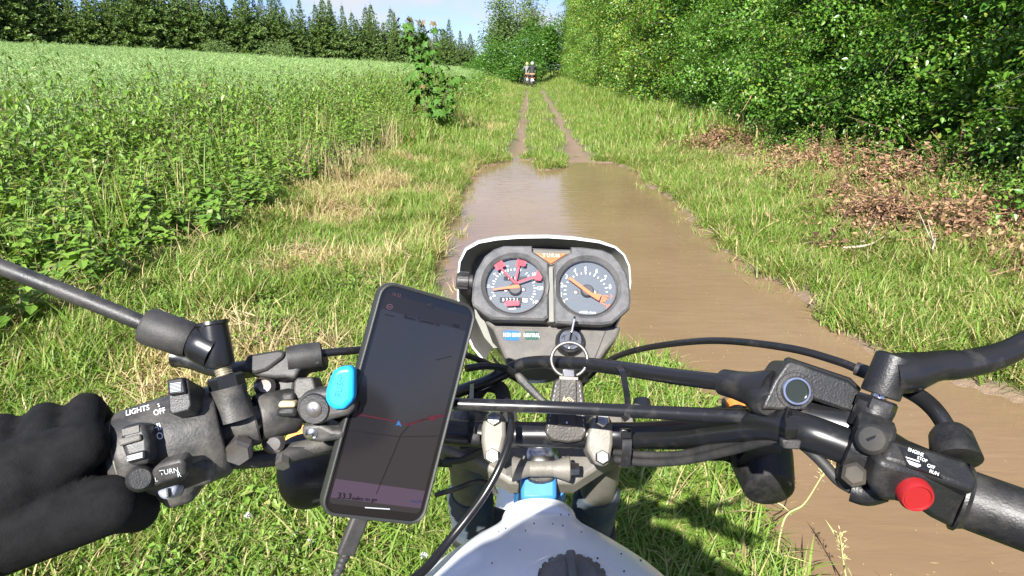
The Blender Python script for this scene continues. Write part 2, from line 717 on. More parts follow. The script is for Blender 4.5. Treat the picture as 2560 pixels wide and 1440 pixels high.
GX = axis_coords(-5.0, 6.0, 0.075, (-900, 900))
GY = axis_coords(-1.0, 14.0, 0.075, (-60, 1500))
gx, gy = np.meshgrid(GX, GY)
gz = gh(gx, gy)
nx, ny = len(GX), len(GY)
me = bpy.data.meshes.new('ground')
me.vertices.add(nx * ny)
me.vertices.foreach_set('co', np.stack([gx, gy, gz], -1).astype(np.float32).ravel())
ii, jj = np.meshgrid(np.arange(nx - 1), np.arange(ny - 1))
b0 = (jj * nx + ii).ravel()
fq = np.stack([b0, b0 + 1, b0 + nx + 1, b0 + nx], -1)
me.loops.add(fq.size)
me.loops.foreach_set('vertex_index', fq.ravel().astype(np.int32))
me.polygons.add(len(fq))
me.polygons.foreach_set('loop_start', np.arange(0, fq.size, 4, dtype=np.int32))
me.update(calc_edges=True)
sdg = pud_sd(gx, gy)
ug = gx - xc(gy)
mud = np.clip(np.maximum(rut_w(gx, gy) * 1.3, sstep(0.22, 0.02, sdg)), 0, 1)
straw = sstep(0.52, 0.66, fbm(gx, gy, .75, 31)) * sstep(-0.8, -1.6, ug) * sstep(-4.0, -3.0, ug)
litter = np.clip(sstep(2.3, 3.1, ug + 0.8 * (fbm(gx, gy, 1.4, 44) - .5)) * sstep(20, 12, gy), 0, 1) * (gx > 0)
ca = me.color_attributes.new('zone', 'FLOAT_COLOR', 'POINT')
ca.data.foreach_set('color', np.stack([mud, straw, litter, np.ones_like(mud)], -1).astype(np.float32).ravel())
me.shade_smooth()

mg, t, b = new_mat('soil_and_turf')
L = t.links.new
zc = t.nodes.new('ShaderNodeAttribute')
zc.attribute_name = 'zone'
sx = t.nodes.new('ShaderNodeSeparateColor')
L(zc.outputs['Color'], sx.inputs[0])
co = t.nodes.new('ShaderNodeTexCoord')
def nz(scale, det=5, rough=.6):
    n = t.nodes.new('ShaderNodeTexNoise')
    n.inputs['Scale'].default_value = scale
    n.inputs['Detail'].default_value = det
    n.inputs['Roughness'].default_value = rough
    L(co.outputs['Object'], n.inputs['Vector'])
    return n
def mix(c1, c2, fac):
    m = t.nodes.new('ShaderNodeMixRGB')
    for i, c in ((1, c1), (2, c2)):
        if isinstance(c, tuple):
            m.inputs[i].default_value = (*c, 1)
        else:
            L(c, m.inputs[i])
    L(fac, m.inputs['Fac'])
    return m.outputs['Color']
def rng_node(src, a, bb):
    r = t.nodes.new('ShaderNodeMapRange')
    r.inputs[1].default_value = a
    r.inputs[2].default_value = bb
    L(src, r.inputs[0])
    return r.outputs[0]
n1, n2, n3 = nz(3.0), nz(28.0), nz(140.0)
turf = mix((0.055, 0.085, 0.022), (0.13, 0.12, 0.05), rng_node(n2.outputs['Fac'], .4, .65))
soil = mix((0.15, 0.10, 0.062), (0.24, 0.17, 0.115), rng_node(n3.outputs['Fac'], .35, .7))
strw = mix((0.34, 0.27, 0.13), (0.22, 0.17, 0.08), rng_node(n3.outputs['Fac'], .4, .65))
lit = mix((0.17, 0.11, 0.06), (0.09, 0.06, 0.035), rng_node(n2.outputs['Fac'], .4, .65))
c = mix(turf, strw, sx.outputs[1])
c = mix(c, lit, sx.outputs[2])
c = mix(c, soil, sx.outputs[0])
L(c, b.inputs['Base Color'])
b.inputs['Roughness'].default_value = 0.9
bp = t.nodes.new('ShaderNodeBump')
bp.inputs['Strength'].default_value = 0.9
bp.inputs['Distance'].default_value = 0.02
L(n2.outputs['Fac'], bp.inputs['Height'])
L(bp.outputs['Normal'], b.inputs['Normal'])
ground = bpy.data.objects.new('ground', me)
COL.objects.link(ground)
me.materials.append(mg)
ground['kind'] = 'structure'

# ---- the flooded ruts: muddy water with small wind ripples
mw, t, b = new_mat('muddy_water')
L = t.links.new
co = t.nodes.new('ShaderNodeTexCoord')
n1 = nz(0.9, 4)
wc = mix((0.19, 0.125, 0.072), (0.225, 0.152, 0.092), rng_node(n1.outputs['Fac'], .35, .7))
L(wc, b.inputs['Base Color'])
b.inputs['Roughness'].default_value = 0.045
b.inputs['IOR'].default_value = 1.333
b.inputs['Specular IOR Level'].default_value = 0.5
mp = t.nodes.new('ShaderNodeMapping')
mp.inputs['Rotation'].default_value = (0, 0, R(8))
mp.inputs['Scale'].default_value = (3.2, 11.0, 1)
L(co.outputs['Object'], mp.inputs['Vector'])
wn = t.nodes.new('ShaderNodeTexNoise')
wn.inputs['Scale'].default_value = 1.3
wn.inputs['Detail'].default_value = 3
wn.inputs['Roughness'].default_value = 0.5
wn.inputs['Distortion'].default_value = 0.4
L(mp.outputs['Vector'], wn.inputs['Vector'])
bp = t.nodes.new('ShaderNodeBump')
bp.inputs['Strength'].default_value = 0.42
bp.inputs['Distance'].default_value = 0.008
L(wn.outputs['Fac'], bp.inputs['Height'])
L(bp.outputs['Normal'], b.inputs['Normal'])
x0, x1, y0, y1 = PUD[:, 0].min() - .3, PUD[:, 0].max() + .2, PUD[:, 1].min() - .1, PUD[:, 1].max() + .5
water = pyobj('puddle_water', [(x0, y0, 0), (x1, y0, 0), (x1, y1, 0), (x0, y1, 0)], [(0, 1, 2, 3)], mw, None, False)
water['kind'] = 'structure'

# ================================================================== PLANTS
M_grass = leaf_mat('grass_blade', (0.09, 0.185, 0.018), (0.225, 0.34, 0.055), (0.50, 0.41, 0.20), trans=0.38, rough=0.5)
M_weed = leaf_mat('weed_leaf', (0.085, 0.20, 0.024), (0.24, 0.375, 0.062), (0.36, 0.35, 0.12), trans=0.35, rough=0.42)
M_weedstem = pmat('weed_stem', (0.10, 0.13, 0.04), 0.6, col2=(0.16, 0.10, 0.06), nscale=20)
M_crop = leaf_mat('crop_pod', (0.155, 0.275, 0.085), (0.25, 0.385, 0.125), (0.31, 0.40, 0.15), trans=0.2, rough=0.5)
M_hedge = leaf_mat('hedge_leaf', (0.045, 0.135, 0.015), (0.145, 0.30, 0.036), (0.29, 0.34, 0.06), trans=0.34, rough=0.36, spec=0.5)
M_litter = leaf_mat('dead_leaf', (0.21, 0.115, 0.06), (0.44, 0.275, 0.155), (0.11, 0.06, 0.036), trans=0.15, rough=0.7)
M_straw = leaf_mat('straw', (0.40, 0.30, 0.16), (0.28, 0.21, 0.11), (0.46, 0.37, 0.21), trans=0.2, rough=0.7)
M_twig = pmat('twig_bark', (0.05, 0.04, 0.028), 0.85, col2=(0.10, 0.08, 0.055), nscale=40)
M_trunk = pmat('bark', (0.08, 0.062, 0.045), 0.9, col2=(0.14, 0.11, 0.08), nscale=12, bump=.5, bscale=30)
M_needle = leaf_mat('conifer_needle', (0.055, 0.115, 0.026), (0.25, 0.33, 0.08), (0.17, 0.18, 0.06), trans=0.25, rough=0.55)
M_ash = leaf_mat('ash_leaf', (0.095, 0.165, 0.045), (0.19, 0.26, 0.075), (0.2, 0.2, 0.1), trans=0.3, rough=0.5)

def blade(V, F, Rn, base, h, w, ang, lean, rv, seg=3, curl=1.6):
    """one curved grass blade as a tapering strip"""
    dx, dy = math.cos(ang), math.sin(ang)
    sx_, sy_ = -dy, dx
    o = len(V)
    for k in range(seg):
        t_ = k / seg
        out = lean * h * t_ ** curl
        zz = h * t_ * (1 - 0.35 * lean * t_)
        ww = w * (1 - 0.55 * t_) * 0.5
        cx, cy = base[0] + dx * out, base[1] + dy * out
        V.append((cx + sx_ * ww, cy + sy_ * ww, base[2] + zz))
        V.append((cx - sx_ * ww, cy - sy_ * ww, base[2] + zz))
    out = lean * h
    V.append((base[0] + dx * out, base[1] + dy * out, base[2] + h * (1 - 0.35 * lean)))
    for k in range(seg - 1):
        F.append((o + 2 * k, o + 2 * k + 1, o + 2 * k + 3, o + 2 * k + 2))
        Rn.append(rv)
    F.append((o + 2 * seg - 2, o + 2 * seg - 1, o + 2 * seg))
    Rn.append(rv)

def grass_clump(n, rad, hmin, hmax, w, lean=(0.2, 0.9), seg=3, mat=None, name='grass_clump'):
    V, F, Rn = [], [], []
    for _ in range(n):
        a = random.uniform(0, 6.283)
        r = rad * math.sqrt(random.random())
        blade(V, F, Rn, (r * math.cos(a), r * math.sin(a), -0.01), random.uniform(hmin, hmax), w * random.uniform(.7, 1.3),
              random.uniform(0, 6.283), random.uniform(*lean), random.random(), seg)
    return plant_mesh(name, V, F, Rn, [mat or M_grass])

def leaf(V, F, Rn, p, d, up, L_, W_, rv, fold=0.25, droop=0.25):
    """ovate leaf, folded along its midrib: six triangles"""
    d = d.normalized()
    s = d.cross(up)
    if s.length < 1e-3:
        s = d.cross(Vector((1, 0, 0)))
    s.normalize()
    n = s.cross(d).normalized()
    o = len(V)
    lift = n * fold * W_ * .4
    tip = p + d * L_ - n * droop * L_
    V += [p, p + d * L_ * .28 + s * W_ * .46 + lift, p + d * L_ * .64 + s * W_ * .36 + lift * .6 - n * droop * L_ * .4, tip,
          p + d * L_ * .64 - s * W_ * .36 + lift * .6 - n * droop * L_ * .4, p + d * L_ * .28 - s * W_ * .46 + lift,
          p + d * L_ * 0.45 - n * (fold * W_ * .3 + droop * L_ * .18)]
    F += [(o, o + 1, o + 6), (o + 1, o + 2, o + 6), (o + 2, o + 3, o + 6), (o, o + 6, o + 5), (o + 6, o + 4, o + 5), (o + 6, o + 3, o + 4)]
    Rn += [rv] * 6

def rand_dir(zmin=-1, zmax=1):
    z = random.uniform(zmin, zmax)
    a = random.uniform(0, 6.283)
    r = math.sqrt(max(0, 1 - z * z))
    return Vector((r * math.cos(a), r * math.sin(a), z))

def strip(V, F, a, b, w, Rn, rv, side=None):
    d = (b - a).normalized()
    s = side or d.cross(Vector((0.3, -1, 0.2))).normalized()
    o = len(V)
    V += [a + s * w / 2, a - s * w / 2, b - s * w * .35, b + s * w * .35]
    F.append((o, o + 1, o + 2, o + 3))
    Rn.append(rv)

def weed_plant(h, nl, ll, mat_i=0):
    V, F, Rn, MI = [], [], [], []
    lean = Vector((random.uniform(-.2, .2), random.uniform(-.2, .2), 1))
    tw = random.uniform(0, 3)
    for s in range(random.randint(1, 3)):
        base = Vector((random.uniform(-.07, .07), random.uniform(-.07, .07), 0)) if s else Vector((0, 0, 0))
        ln = (lean + Vector((random.uniform(-.25, .25), random.uniform(-.25, .25), 0))).normalized()
        hh = h * random.uniform(.65, 1)
        top = base + ln * hh
        for sd in (Vector((1, 0, 0)), Vector((0, 1, 0))):
            strip(V, F, base, top, 0.007, Rn, .4, sd)
            MI.append(1)
        for k in range(nl):
            f = 0.12 + 0.88 * k / (nl - 1)
            p = base + ln * hh * f
            for q in (0, 1):
                a = tw + k * 1.57 + q * math.pi + random.uniform(-.4, .4)
                d = Vector((math.cos(a), math.sin(a), random.uniform(-.75, .25)))
                size = ll * (1.15 - 0.65 * f) * random.uniform(.7, 1.25)
                n0 = len(F)
                leaf(V, F, Rn, p, d, Vector((0, 0, 1)), size, size * random.uniform(.45, .65), random.random(), .3, random.uniform(.1, .5))
                MI += [0] * (len(F) - n0)
    return plant_mesh('weed_plant', V, F, Rn, [M_weed, M_weedstem], MI)

def crop_plant(h):
    """oilseed plant after flowering: thin branching stems set with slender pods"""
    V, F, Rn = [], [], []
    for s in range(6):
        a = random.uniform(0, 6.283)
        base = Vector((0, 0, h * random.uniform(.15, .45)))
        top = Vector((math.cos(a) * .36 * random.random(), math.sin(a) * .36 * random.random(), h * random.uniform(.72, 1.03)))
        strip(V, F, base, top, 0.006, Rn, random.random())
        d = (top - base)
        for k in range(22):
            f = random.uniform(.15, 1.0)
            p = base + d * f
            aa = random.uniform(0, 6.283)
            e = Vector((math.cos(aa), math.sin(aa), random.uniform(-.1, 1.1))).normalized()
            strip(V, F, p, p + e * random.uniform(.04, .085), 0.009, Rn, random.random(), rand_dir())
    strip(V, F, Vector((0, 0, 0)), Vector((0, 0, h * .6)), 0.012, Rn, .2)
    for k in range(6):
        leaf(V, F, Rn, Vector((0, 0, h * random.uniform(.1, .6))), rand_dir(-.1, .4), Vector((0, 0, 1)), .16, .07, random.random())
    return plant_mesh('crop_plant', V, F, Rn, [M_crop])

def spray(nl, L_, leafl, mat, wid=.62, droop=.3):
    """a hedge shoot: a twig along +X carrying leaves"""
    V, F, Rn, MI = [], [], [], []
    pts = [Vector((0, 0, 0))]
    d = Vector((1, 0, 0))
    for k in range(4):
        d = (d + Vector((0, random.uniform(-.3, .3), random.uniform(-.35, .2)))).normalized()
        pts.append(pts[-1] + d * L_ / 4)
    for a, b_ in zip(pts[:-1], pts[1:]):
        strip(V, F, a, b_, .005, Rn, .5, Vector((0, 0, 1)))
        MI.append(1)
    for k in range(nl):
        f = random.uniform(.1, 1.0) * 3.999
        i = int(f)
        p = pts[i].lerp(pts[i + 1], f - i)
        e = Vector((random.uniform(-.1, .9), random.uniform(-1, 1), random.uniform(-.55, .55)))
        s = leafl * random.uniform(.6, 1.2)
        p = p + e.normalized() * .03 + rand_dir() * .10
        n0 = len(F)
        leaf(V, F, Rn, p, e, Vector((random.uniform(-.2, .6), random.uniform(-.4, .4), 1)), s, s * wid, random.random(), .22, random.uniform(0, droop))
        MI += [0] * (len(F) - n0)
    return plant_mesh('shoot', V, F, Rn, [mat, M_twig], MI)

def litter_clump(n, rad, size):
    V, F, Rn = [], [], []
    for _ in range(n):
        p = Vector((random.gauss(0, rad * .5), random.gauss(0, rad * .5), random.uniform(0, .05)))
        d = rand_dir(-.3, .6)
        s = size * random.uniform(.6, 1.3)
        leaf(V, F, Rn, p, d, rand_dir(.1, 1), s, s * random.uniform(.4, .75), random.random(), .5, random.uniform(-.3, .5))
    return plant_mesh('dead_leaves', V, F, Rn, [M_litter])


def cull(x, y, margin=0.14, far=400):
    """keep what the camera (or one a step aside) could see"""
    ang = np.arctan2(x, y + 1.2)
    return (np.abs(ang) < 0.66 + margin) & (y > -0.6)

def eul(n, tilt=0.12):
    return np.stack([rng.normal(0, tilt, n), rng.normal(0, tilt, n), rng.uniform(0, 6.283, n)], -1)

if True:
    C_short = variant_collection('short_grass', [grass_clump(95, .13, .03, .095, .0052, (.4, 1.4)) for _ in range(8)])
    C_long = variant_collection('long_grass', [grass_clump(60, .10, .06, .17, .0055, (.3, 1.2)) for _ in range(8)])
    C_edge = variant_collection('edge_grass', [grass_clump(15, .05, .07, .19, .006, (.3, 1.2)) for _ in range(6)])
    C_far = variant_collection('far_grass', [grass_clump(60, .22, .08, .22, .012, (.2, .9), 2) for _ in range(6)])
    C_tall = variant_collection('tall_grass', [grass_clump(14, .10, .30, .70, .009, (.1, .6), 3) for _ in range(5)])
    C_straw = variant_collection('straw_tuft', [grass_clump(16, .09, .08, .22, .006, (.5, 1.5), 2, M_straw) for _ in range(4)])
    C_dead = variant_collection('dead_stalks', [grass_clump(16, .14, .25, .55, .008, (.05, .5), 2, M_straw) for _ in range(4)])
    C_weed = variant_collection('weeds', [weed_plant(random.uniform(.6, 1.0), random.randint(9, 12), random.uniform(.09, .14)) for _ in range(9)])
    C_low = variant_collection('low_leaves', [weed_plant(random.uniform(.08, .2), 4, random.uniform(.045, .07)) for _ in range(5)])
    C_crop = variant_collection('crop', [crop_plant(random.uniform(1.0, 1.25)) for _ in range(7)])
    C_litter = variant_collection('litter', [litter_clump(22, .13, .034) for _ in range(6)])

    # ---------------- grass by distance bands
    def field(n, xa, xb, ya, yb):
        x = rng.uniform(xa, xb, n)
        y = rng.uniform(ya, yb, n)
        k = cull(x, y)
        return x[k], y[k]

    def grass_layers():
        sets = {'s': [], 'l': [], 'f': [], 't': [], 'w': [], 'st': [], 'lo': [], 'li': [], 'dd': []}
        for (ya, yb, dens) in ((-.3, 2.6, 230), (2.6, 4.5, 170), (4.5, 7, 120), (7, 11, 75)):
            for xa, xb in ((-5.0, 5.6),):
                n = int((xb - xa) * (yb - ya) * dens)
                x, y = field(n, xa, xb, ya, yb)
                u = x - xc(y)
                sd = pud_sd(x, y)
                rw = rut_w(x, y)
                strawn = fbm(x, y, .75, 31)
                pr = rng.random(len(x))
                ok = (sd > 0.13) & (rw < .25)
                # thinner where it was mown to straw, bare under the litter
                thin = 0.45 * sstep(.5, .62, strawn) * sstep(-.9, -1.6, u) * sstep(-4, -3.2, u)
                litn = .75 * sstep(2.3, 3.1, u + .8 * (fbm(x, y, 1.4, 44) - .5))
                ok &= (rng.random(len(x)) > thin) & (rng.random(len(x)) > .8 * litn)
                worn = sstep(.45, .1, np.hypot(x - .25, (y - 2.0) * .35)) * .0
                ok &= rng.random(len(x)) > worn
                x, y, u, sd, strawn = x[ok], y[ok], u[ok], sd[ok], strawn[ok]
                tint = .18 + .60 * sstep(.48, .66, strawn) * sstep(-.9, -1.5, u) * sstep(-4.2, -3.2, u)
                tint = tint + .30 * sstep(.4, .0, sd) * (vnoise(x, y, .5, 77) > .45) * (x < 0)
                tint = tint + .22 * sstep(1.2, 2.6, u) * fbm(x, y, .7, 61) + .30 * sstep(2.4, 3.4, u)
                tint = np.clip(tint + rng.normal(0, .06, len(x)), 0, .97)
                lush = fbm(x, y, .55, 23)
                isl = ((lush > .57) | ((sd < .4) & (rng.random(len(x)) < .6) & (y > 2)) | ((u < -2.4) & (rng.random(len(x)) < .5))) & ~((y > 8) & (np.abs(u) < .95))
                z = gh(x, y)
                s = rng.uniform(.75, 1.3, len(x)) * (1 + .03 * y)
                arr = np.stack([x, y, z, s, tint], -1)
                sets['s'].append(arr[~isl])
                sets['l'].append(arr[isl])
        n = 30000
        x, y = field(n, -2.2, 4.2, .4, 12.5)
        sd, u = pud_sd(x, y), x - xc(y)
        ok = (sd > .015 + .08 * vnoise(x, y, .25, 5)) & (sd < .17 + .1 * rng.random(len(x))) & (rut_w(x, y) < .5)
        x, y, sd = x[ok], y[ok], sd[ok]
        ti = np.clip(.30 + .45 * (vnoise(x, y, .5, 77) > .5) * (x < 0) + rng.normal(0, .06, len(x)), 0, .95)
        sets['e'] = [np.stack([x, y, gh(x, y), rng.uniform(.6, 1.25, len(x)), ti], -1)]
        for (ya, yb, xa, xb, dens) in ((11, 18, -5, 7, 26), (18, 32, -6, 8, 12), (32, 70, -8, 11, 5), (70, 130, -10, 14, 2)):
            n = int((xb - xa) * (yb - ya) * dens)
            x, y = field(n, xa, xb, ya, yb)
            u = x - xc(y)
            lane = np.abs(u) < 1.0
            ok = (rut_w(x, y) < .10) & ~(lane & (np.abs(np.abs(u) - .5) < .17 + .0015 * y) & (y < 42))
            ok &= (u > -3.6) & (u < 5.2)
            x, y, u = x[ok], y[ok], u[ok]
            tint = np.clip(.10 + .5 * sstep(.55, .7, fbm(x, y, 1.6, 31)) * (u < -1) + .2 * fbm(x, y, 1.0, 61), 0, 1)
            z = gh(x, y)
            hs = .75 + 1.0 * sstep(1.3, 3.0, np.abs(u))
            hs = np.where(np.abs(u) < .95, .62, hs)
            arr = np.stack([x, y, z, rng.uniform(.8, 1.4, len(x)) * (1 + .012 * y) * hs, tint], -1)
            sets['f'].append(arr)
        return sets

    S = grass_layers()
    def put(name, arrs, coll, label, cat, tilt=.12, tint_over=None, zs=None):
        a = np.concatenate(arrs)
        sc = np.repeat(a[:, 3:4], 3, 1)
        if zs is not None:
            sc[:, 2] *= zs
        o = scatter(name, a[:, :3], eul(len(a), tilt), sc, coll, a[:, 4] if tint_over is None else tint_over)
        o['kind'] = 'stuff'
        o['label'] = label
        o['category'] = cat
        return o
    put('short_grass', S['s'], C_short, 'short green and straw coloured grass on both verges', 'grass')
    put('long_grass', S['l'], C_long, 'longer grass tufts along the puddle edge and verge', 'grass', .16)
    put('edge_grass', S['e'], C_edge, 'ragged grass hanging over the edge of the brown puddle', 'grass', .25)
    put('far_grass', S['f'], C_far, 'bright green grass along the lane beyond the puddle', 'grass', .1)

    # ---------------- mown straw lying on the left verge
    x, y = field(5200, -4.6, -.6, .6, 15)
    u = x - xc(y)
    k = (fbm(x, y, .75, 31) > .58) & (u < -1.2) & (u > -3.4) & (rng.random(len(x)) < .55)
    k |= (np.abs(u + 2.75 + .5 * (vnoise(y, y * 0, 1.3, 8) - .5)) < .25) & (rng.random(len(x)) < .6) & (y > 3)
    x, y = x[k], y[k]
    put('cut_straw', [np.stack([x, y, gh(x, y) + .01, rng.uniform(.7, 1.3, len(x)), rng.random(len(x))], -1)], C_straw,
        'pale cut straw lying along the left verge', 'straw', .5)

    # ---------------- dead stalks at the foot of the weeds
    x, y = field(2600, -4.5, -.8, 7, 15)
    u = x - xc(y)
    k = (np.abs(u + 2.75) < .3) & (fbm(x, y, 1.5, 5) > .47) & (rng.random(len(x)) < .26)
    x, y = x[k], y[k]
    put('dead_stalks', [np.stack([x, y, gh(x, y), rng.uniform(.7, 1.3, len(x)), rng.random(len(x))], -1)], C_dead,
        'dry upright stalks at the foot of the green weeds', 'stalks', .1)

    # ---------------- weeds between verge and crop
    x, y = field(15000, -8.5, -1.5, 2.0, 34)
    u = x - xc(y)
    edge = -2.72 + .7 * (fbm(y, y * 0 + 9, 2.2, 6) - .5) + .55 * sstep(11, 14, y)
    k = (u < edge) & (u > edge - 2.9 - 1.2 * fbm(x, y, 2, 12)) & (rng.random(len(x)) < 1.25 - .02 * y)
    x, y, u, edge = x[k], y[k], u[k], edge[k]
    hs = (.45 + .62 * sstep(0, 2.4, edge - u)) * rng.uniform(.6, 1.25, len(x))
    ti = np.clip(.02 + .22 * (fbm(x, y, .8, 71) - .4), 0, .15)
    put('nettle_bank', [np.stack([x, y, gh(x, y), rng.uniform(.8, 1.25, len(x)), ti], -1)], C_weed, 'thick green nettles and weeds edging the crop field', 'weeds', .13, zs=hs)
    x, y = field(1700, -7.5, -2.0, 1.0, 20)
    u = x - xc(y)
    k = (u < -2.9) & (u > -5.5) & (rng.random(len(x)) < .6)
    x, y = x[k], y[k]
    put('tall_grass', [np.stack([x, y, gh(x, y), rng.uniform(.7, 1.35, len(x)), rng.uniform(.05, .5, len(x))], -1)], C_tall,
        'tall thin grass standing among the nettles', 'grass', .14)

    # ---------------- clover and other low leaves near the motorcycle, and brambles at the hedge foot
    x, y = field(3800, -3.2, 1.6, .3, 4.5)
    k = (pud_sd(x, y) > .05) & (fbm(x, y, .45, 91) > .47)
    x, y = x[k], y[k]
    put('clover_patches', [np.stack([x, y, gh(x, y), rng.uniform(.35, .85, len(x)), rng.uniform(0, .2, len(x))], -1)], C_low,
        'low clover and broad leaves in the grass by the motorcycle', 'clover', .2)
    x, y = field(7000, 2.2, 7.5, 3.5, 30)
    u = x - xc(y)
    k = (u > 2.7 + .9 * fbm(x, y, 1.3, 19)) & (u < 5.0) & (rng.random(len(x)) < .36 + .9 * sstep(3.45, 4.0, u))
    x, y = x[k], y[k]
    put('bramble_fringe', [np.stack([x, y, gh(x, y), rng.uniform(.3, .62, len(x)), rng.uniform(0, .1, len(x))], -1)], C_weed,
        'green brambles and young shoots at the foot of the hedge', 'brambles', .35)

    # ---------------- dead leaf litter and cut brush on the right
    x, y = field(16000, 1.8, 6.2, 3.0, 16)
    u = x - xc(y)
    w = .8 * sstep(2.6, 3.3, u + .8 * (fbm(x, y, 1.4, 44) - .5)) * sstep(15, 11, y)
    for mx, my, mr, mh in MOUNDS:
        w = np.maximum(w, 1.0 * np.exp(-((x - mx) ** 2 + (y - my) ** 2) / (mr * mr * .8)))
    k = rng.random(len(x)) < w * (.10 + .80 * sstep(.48, .60, fbm(x, y, .5, 53))) * sstep(4.4, 3.8, u)
    x, y = x[k], y[k]
    dz = np.zeros(len(x))
    for mx, my, mr, mh in MOUNDS:
        dz += .16 * rng.random(len(x)) * np.exp(-((x - mx) ** 2 + (y - my) ** 2) / (mr * mr))
    put('dead_leaf_litter', [np.stack([x, y, gh(x, y) + .01 + dz, rng.uniform(.7, 1.45, len(x)), rng.uniform(0, .75, len(x))], -1)], C_litter,
        'brown dead leaves heaped below the hedge on the right', 'dead leaves', .5)

    def brush():
        V, F, Rn = [], [], []
        for k in range(9):
            p_ = Vector((random.uniform(-.25, .25), random.uniform(-.25, .25), random.uniform(0, .10)))
            q_ = p_ + rand_dir(-.15, .5) * random.uniform(.15, .45)
            strip(V, F, p_, q_, random.uniform(.004, .009), Rn, random.random(), rand_dir())
            for j in range(3):
                leaf(V, F, Rn, p_.lerp(q_, random.random()), rand_dir(), rand_dir(), .045, .025, random.random(), .5, .2)
        return plant_mesh('brush', V, F, Rn, [M_litter])
    C_brush = variant_collection('brush', [brush() for _ in range(5)])
    k = rng.random(len(x)) < .06
    put('cut_brush', [np.stack([x[k], y[k], gh(x[k], y[k]) + .02 + dz[k], rng.uniform(.7, 1.4, k.sum()), rng.uniform(0, .9, k.sum())], -1)], C_brush,
        'tangled dead twigs and stalks lying in the brown leaves', 'twigs', .5)

    # ---------------- the crop
    n = 80000
    d = 5.0 * (150 / 5.0) ** rng.random(n)
    a = rng.uniform(-.95, .02, n)
    x, y = d * np.sin(a), d * np.cos(a)
    u = x - xc(y)
    row_y = 74 + (x + 52) * (61 / 45.0)           # the plantation edge
    k = (u < -4.6 - .9 * fbm(x, y, 2.0, 12)) & (y < row_y - 2.0)
    x, y, d = x[k], y[k], d[k]
    edge_d = -4.6 - (x - xc(y))
    hump = (.62 + .76 * fbm(x, y, 9.0, 15)) * (.62 + .38 * sstep(-.6, 3.5, edge_d))
    sc = np.stack([1 + d * .018, 1 + d * .018, hump * rng.uniform(.85, 1.12, len(x))], -1)
    o = scatter('crop_field', np.stack([x, y, gh(x, y) - .05], -1), np.stack([rng.normal(.0, .10, len(x)), rng.normal(.16, .10, len(x)), rng.uniform(0, 6.28, len(x))], -1) * np.array([1, 1, 1]),
                sc, C_crop, rng.uniform(0, .5, len(x)), vary=np.clip(1.6 * fbm(x, y, 7.0, 16) - .3 + rng.normal(0, .15, len(x)), 0, 1))
    o['kind'] = 'stuff'
    o['label'] = 'pale green oilseed crop filling the field on the left'
    o['category'] = 'crop'

    # ---------------- the overgrown hedge on the right
    C_hedge = variant_collection('hedge_shoots', [spray(120, .75, .052, M_hedge) for _ in range(8)])
    def hedge(name, label, ya, yb, face_u, hgt, dens, sc0, tint_rng, big=1.0):
        root = thing(name, label, 'hedge', (float(xc((ya + yb) / 2)) + face_u + 1.2, (ya + yb) / 2, 0))
        n = int((yb - ya) * hgt * dens)
        y = rng.uniform(ya, yb, n)
        zt = rng.random(n) ** 1.3 * hgt * (.86 + .28 * fbm(y, y * 0 + 2, 3.0, 29))
        bulge = 1.1 * (fbm(y, zt, 2.2, 37) - .5) + .7 * (fbm(y, zt * 1.4, .8, 38) - .5)
        depth = np.abs(rng.normal(0, .42, n)) * (1 + .8 * rng.random(n))
        foot = .45 * sstep(1.3, 0, zt)
        x = xc(y) + face_u - bulge + depth + foot + .05 * zt
        z = gh(np.clip(x, None, 60), y) + zt
        yaw = np.pi + rng.normal(0, .75, n)
        rot = np.stack([rng.normal(0, .5, n), rng.normal(.15, .45, n), yaw], -1)
        tint = np.clip(tint_rng[0] + tint_rng[1] * fbm(y, zt, 1.6, 83) + rng.normal(0, .05, n), 0, 1)
        o = scatter('foliage', np.stack([x, y, z], -1), rot, rng.uniform(.7, 1.3, n) * sc0, C_hedge, tint, root)
        o['kind'] = 'stuff'
        # upright stems and branches inside
        V, F = [], []
        for k in range(int((yb - ya) * 1.4)):
            yy = random.uniform(ya, yb)
            xx = float(xc(yy)) + face_u + random.uniform(.7, 1.8)
            zz = float(gh(np.array([xx]), np.array([yy]))[0])
            p = Vector((xx, yy, zz - .05))
            pts = [p]
            for q in range(5):
                p = p + Vector((random.uniform(-.15, .2), random.uniform(-.35, .35), hgt * .17))
                pts.append(p)
            v, f = tube_data(pts, [random.uniform(.015, .035) * big, .008], 6)
            b0_ = len(V)
            V += v
            F += [tuple(i + b0_ for i in q) for q in f]
        pyobj('branches', V, F, M_trunk, root)['kind'] = 'stuff'
        # a dense dark core so that no sky shows through
        n2_ = int((yb - ya) * hgt * dens * .5)
        y = rng.uniform(ya, yb, n2_)
        zt = rng.random(n2_) ** 1.3 * hgt * .98
        x = xc(y) + face_u + .9 + rng.uniform(0, 1.6, n2_)
        o = scatter('inner_foliage', np.stack([x, y, .2 + zt], -1), np.stack([rng.normal(0, .6, n2_), rng.normal(0, .6, n2_), rng.uniform(0, 6.28, n2_)], -1),
                    rng.uniform(1.0, 1.7, n2_) * sc0 * 1.15, C_hedge, tint_rng[0], root)
        o['kind'] = 'stuff'
        return root
    hedge('hedge', 'tall dark green overgrown hedge nearest on the right, above the dead leaves', 1.5, 19, 3.95, 8.0, 46, 1.05, (.0, .08))
    hedge('hedge', 'yellow green far end of the hedge lining the lane behind the dark near part', 18.5, 78, 3.9, 11.5, 11, 1.75, (.0, .5), 1.3)

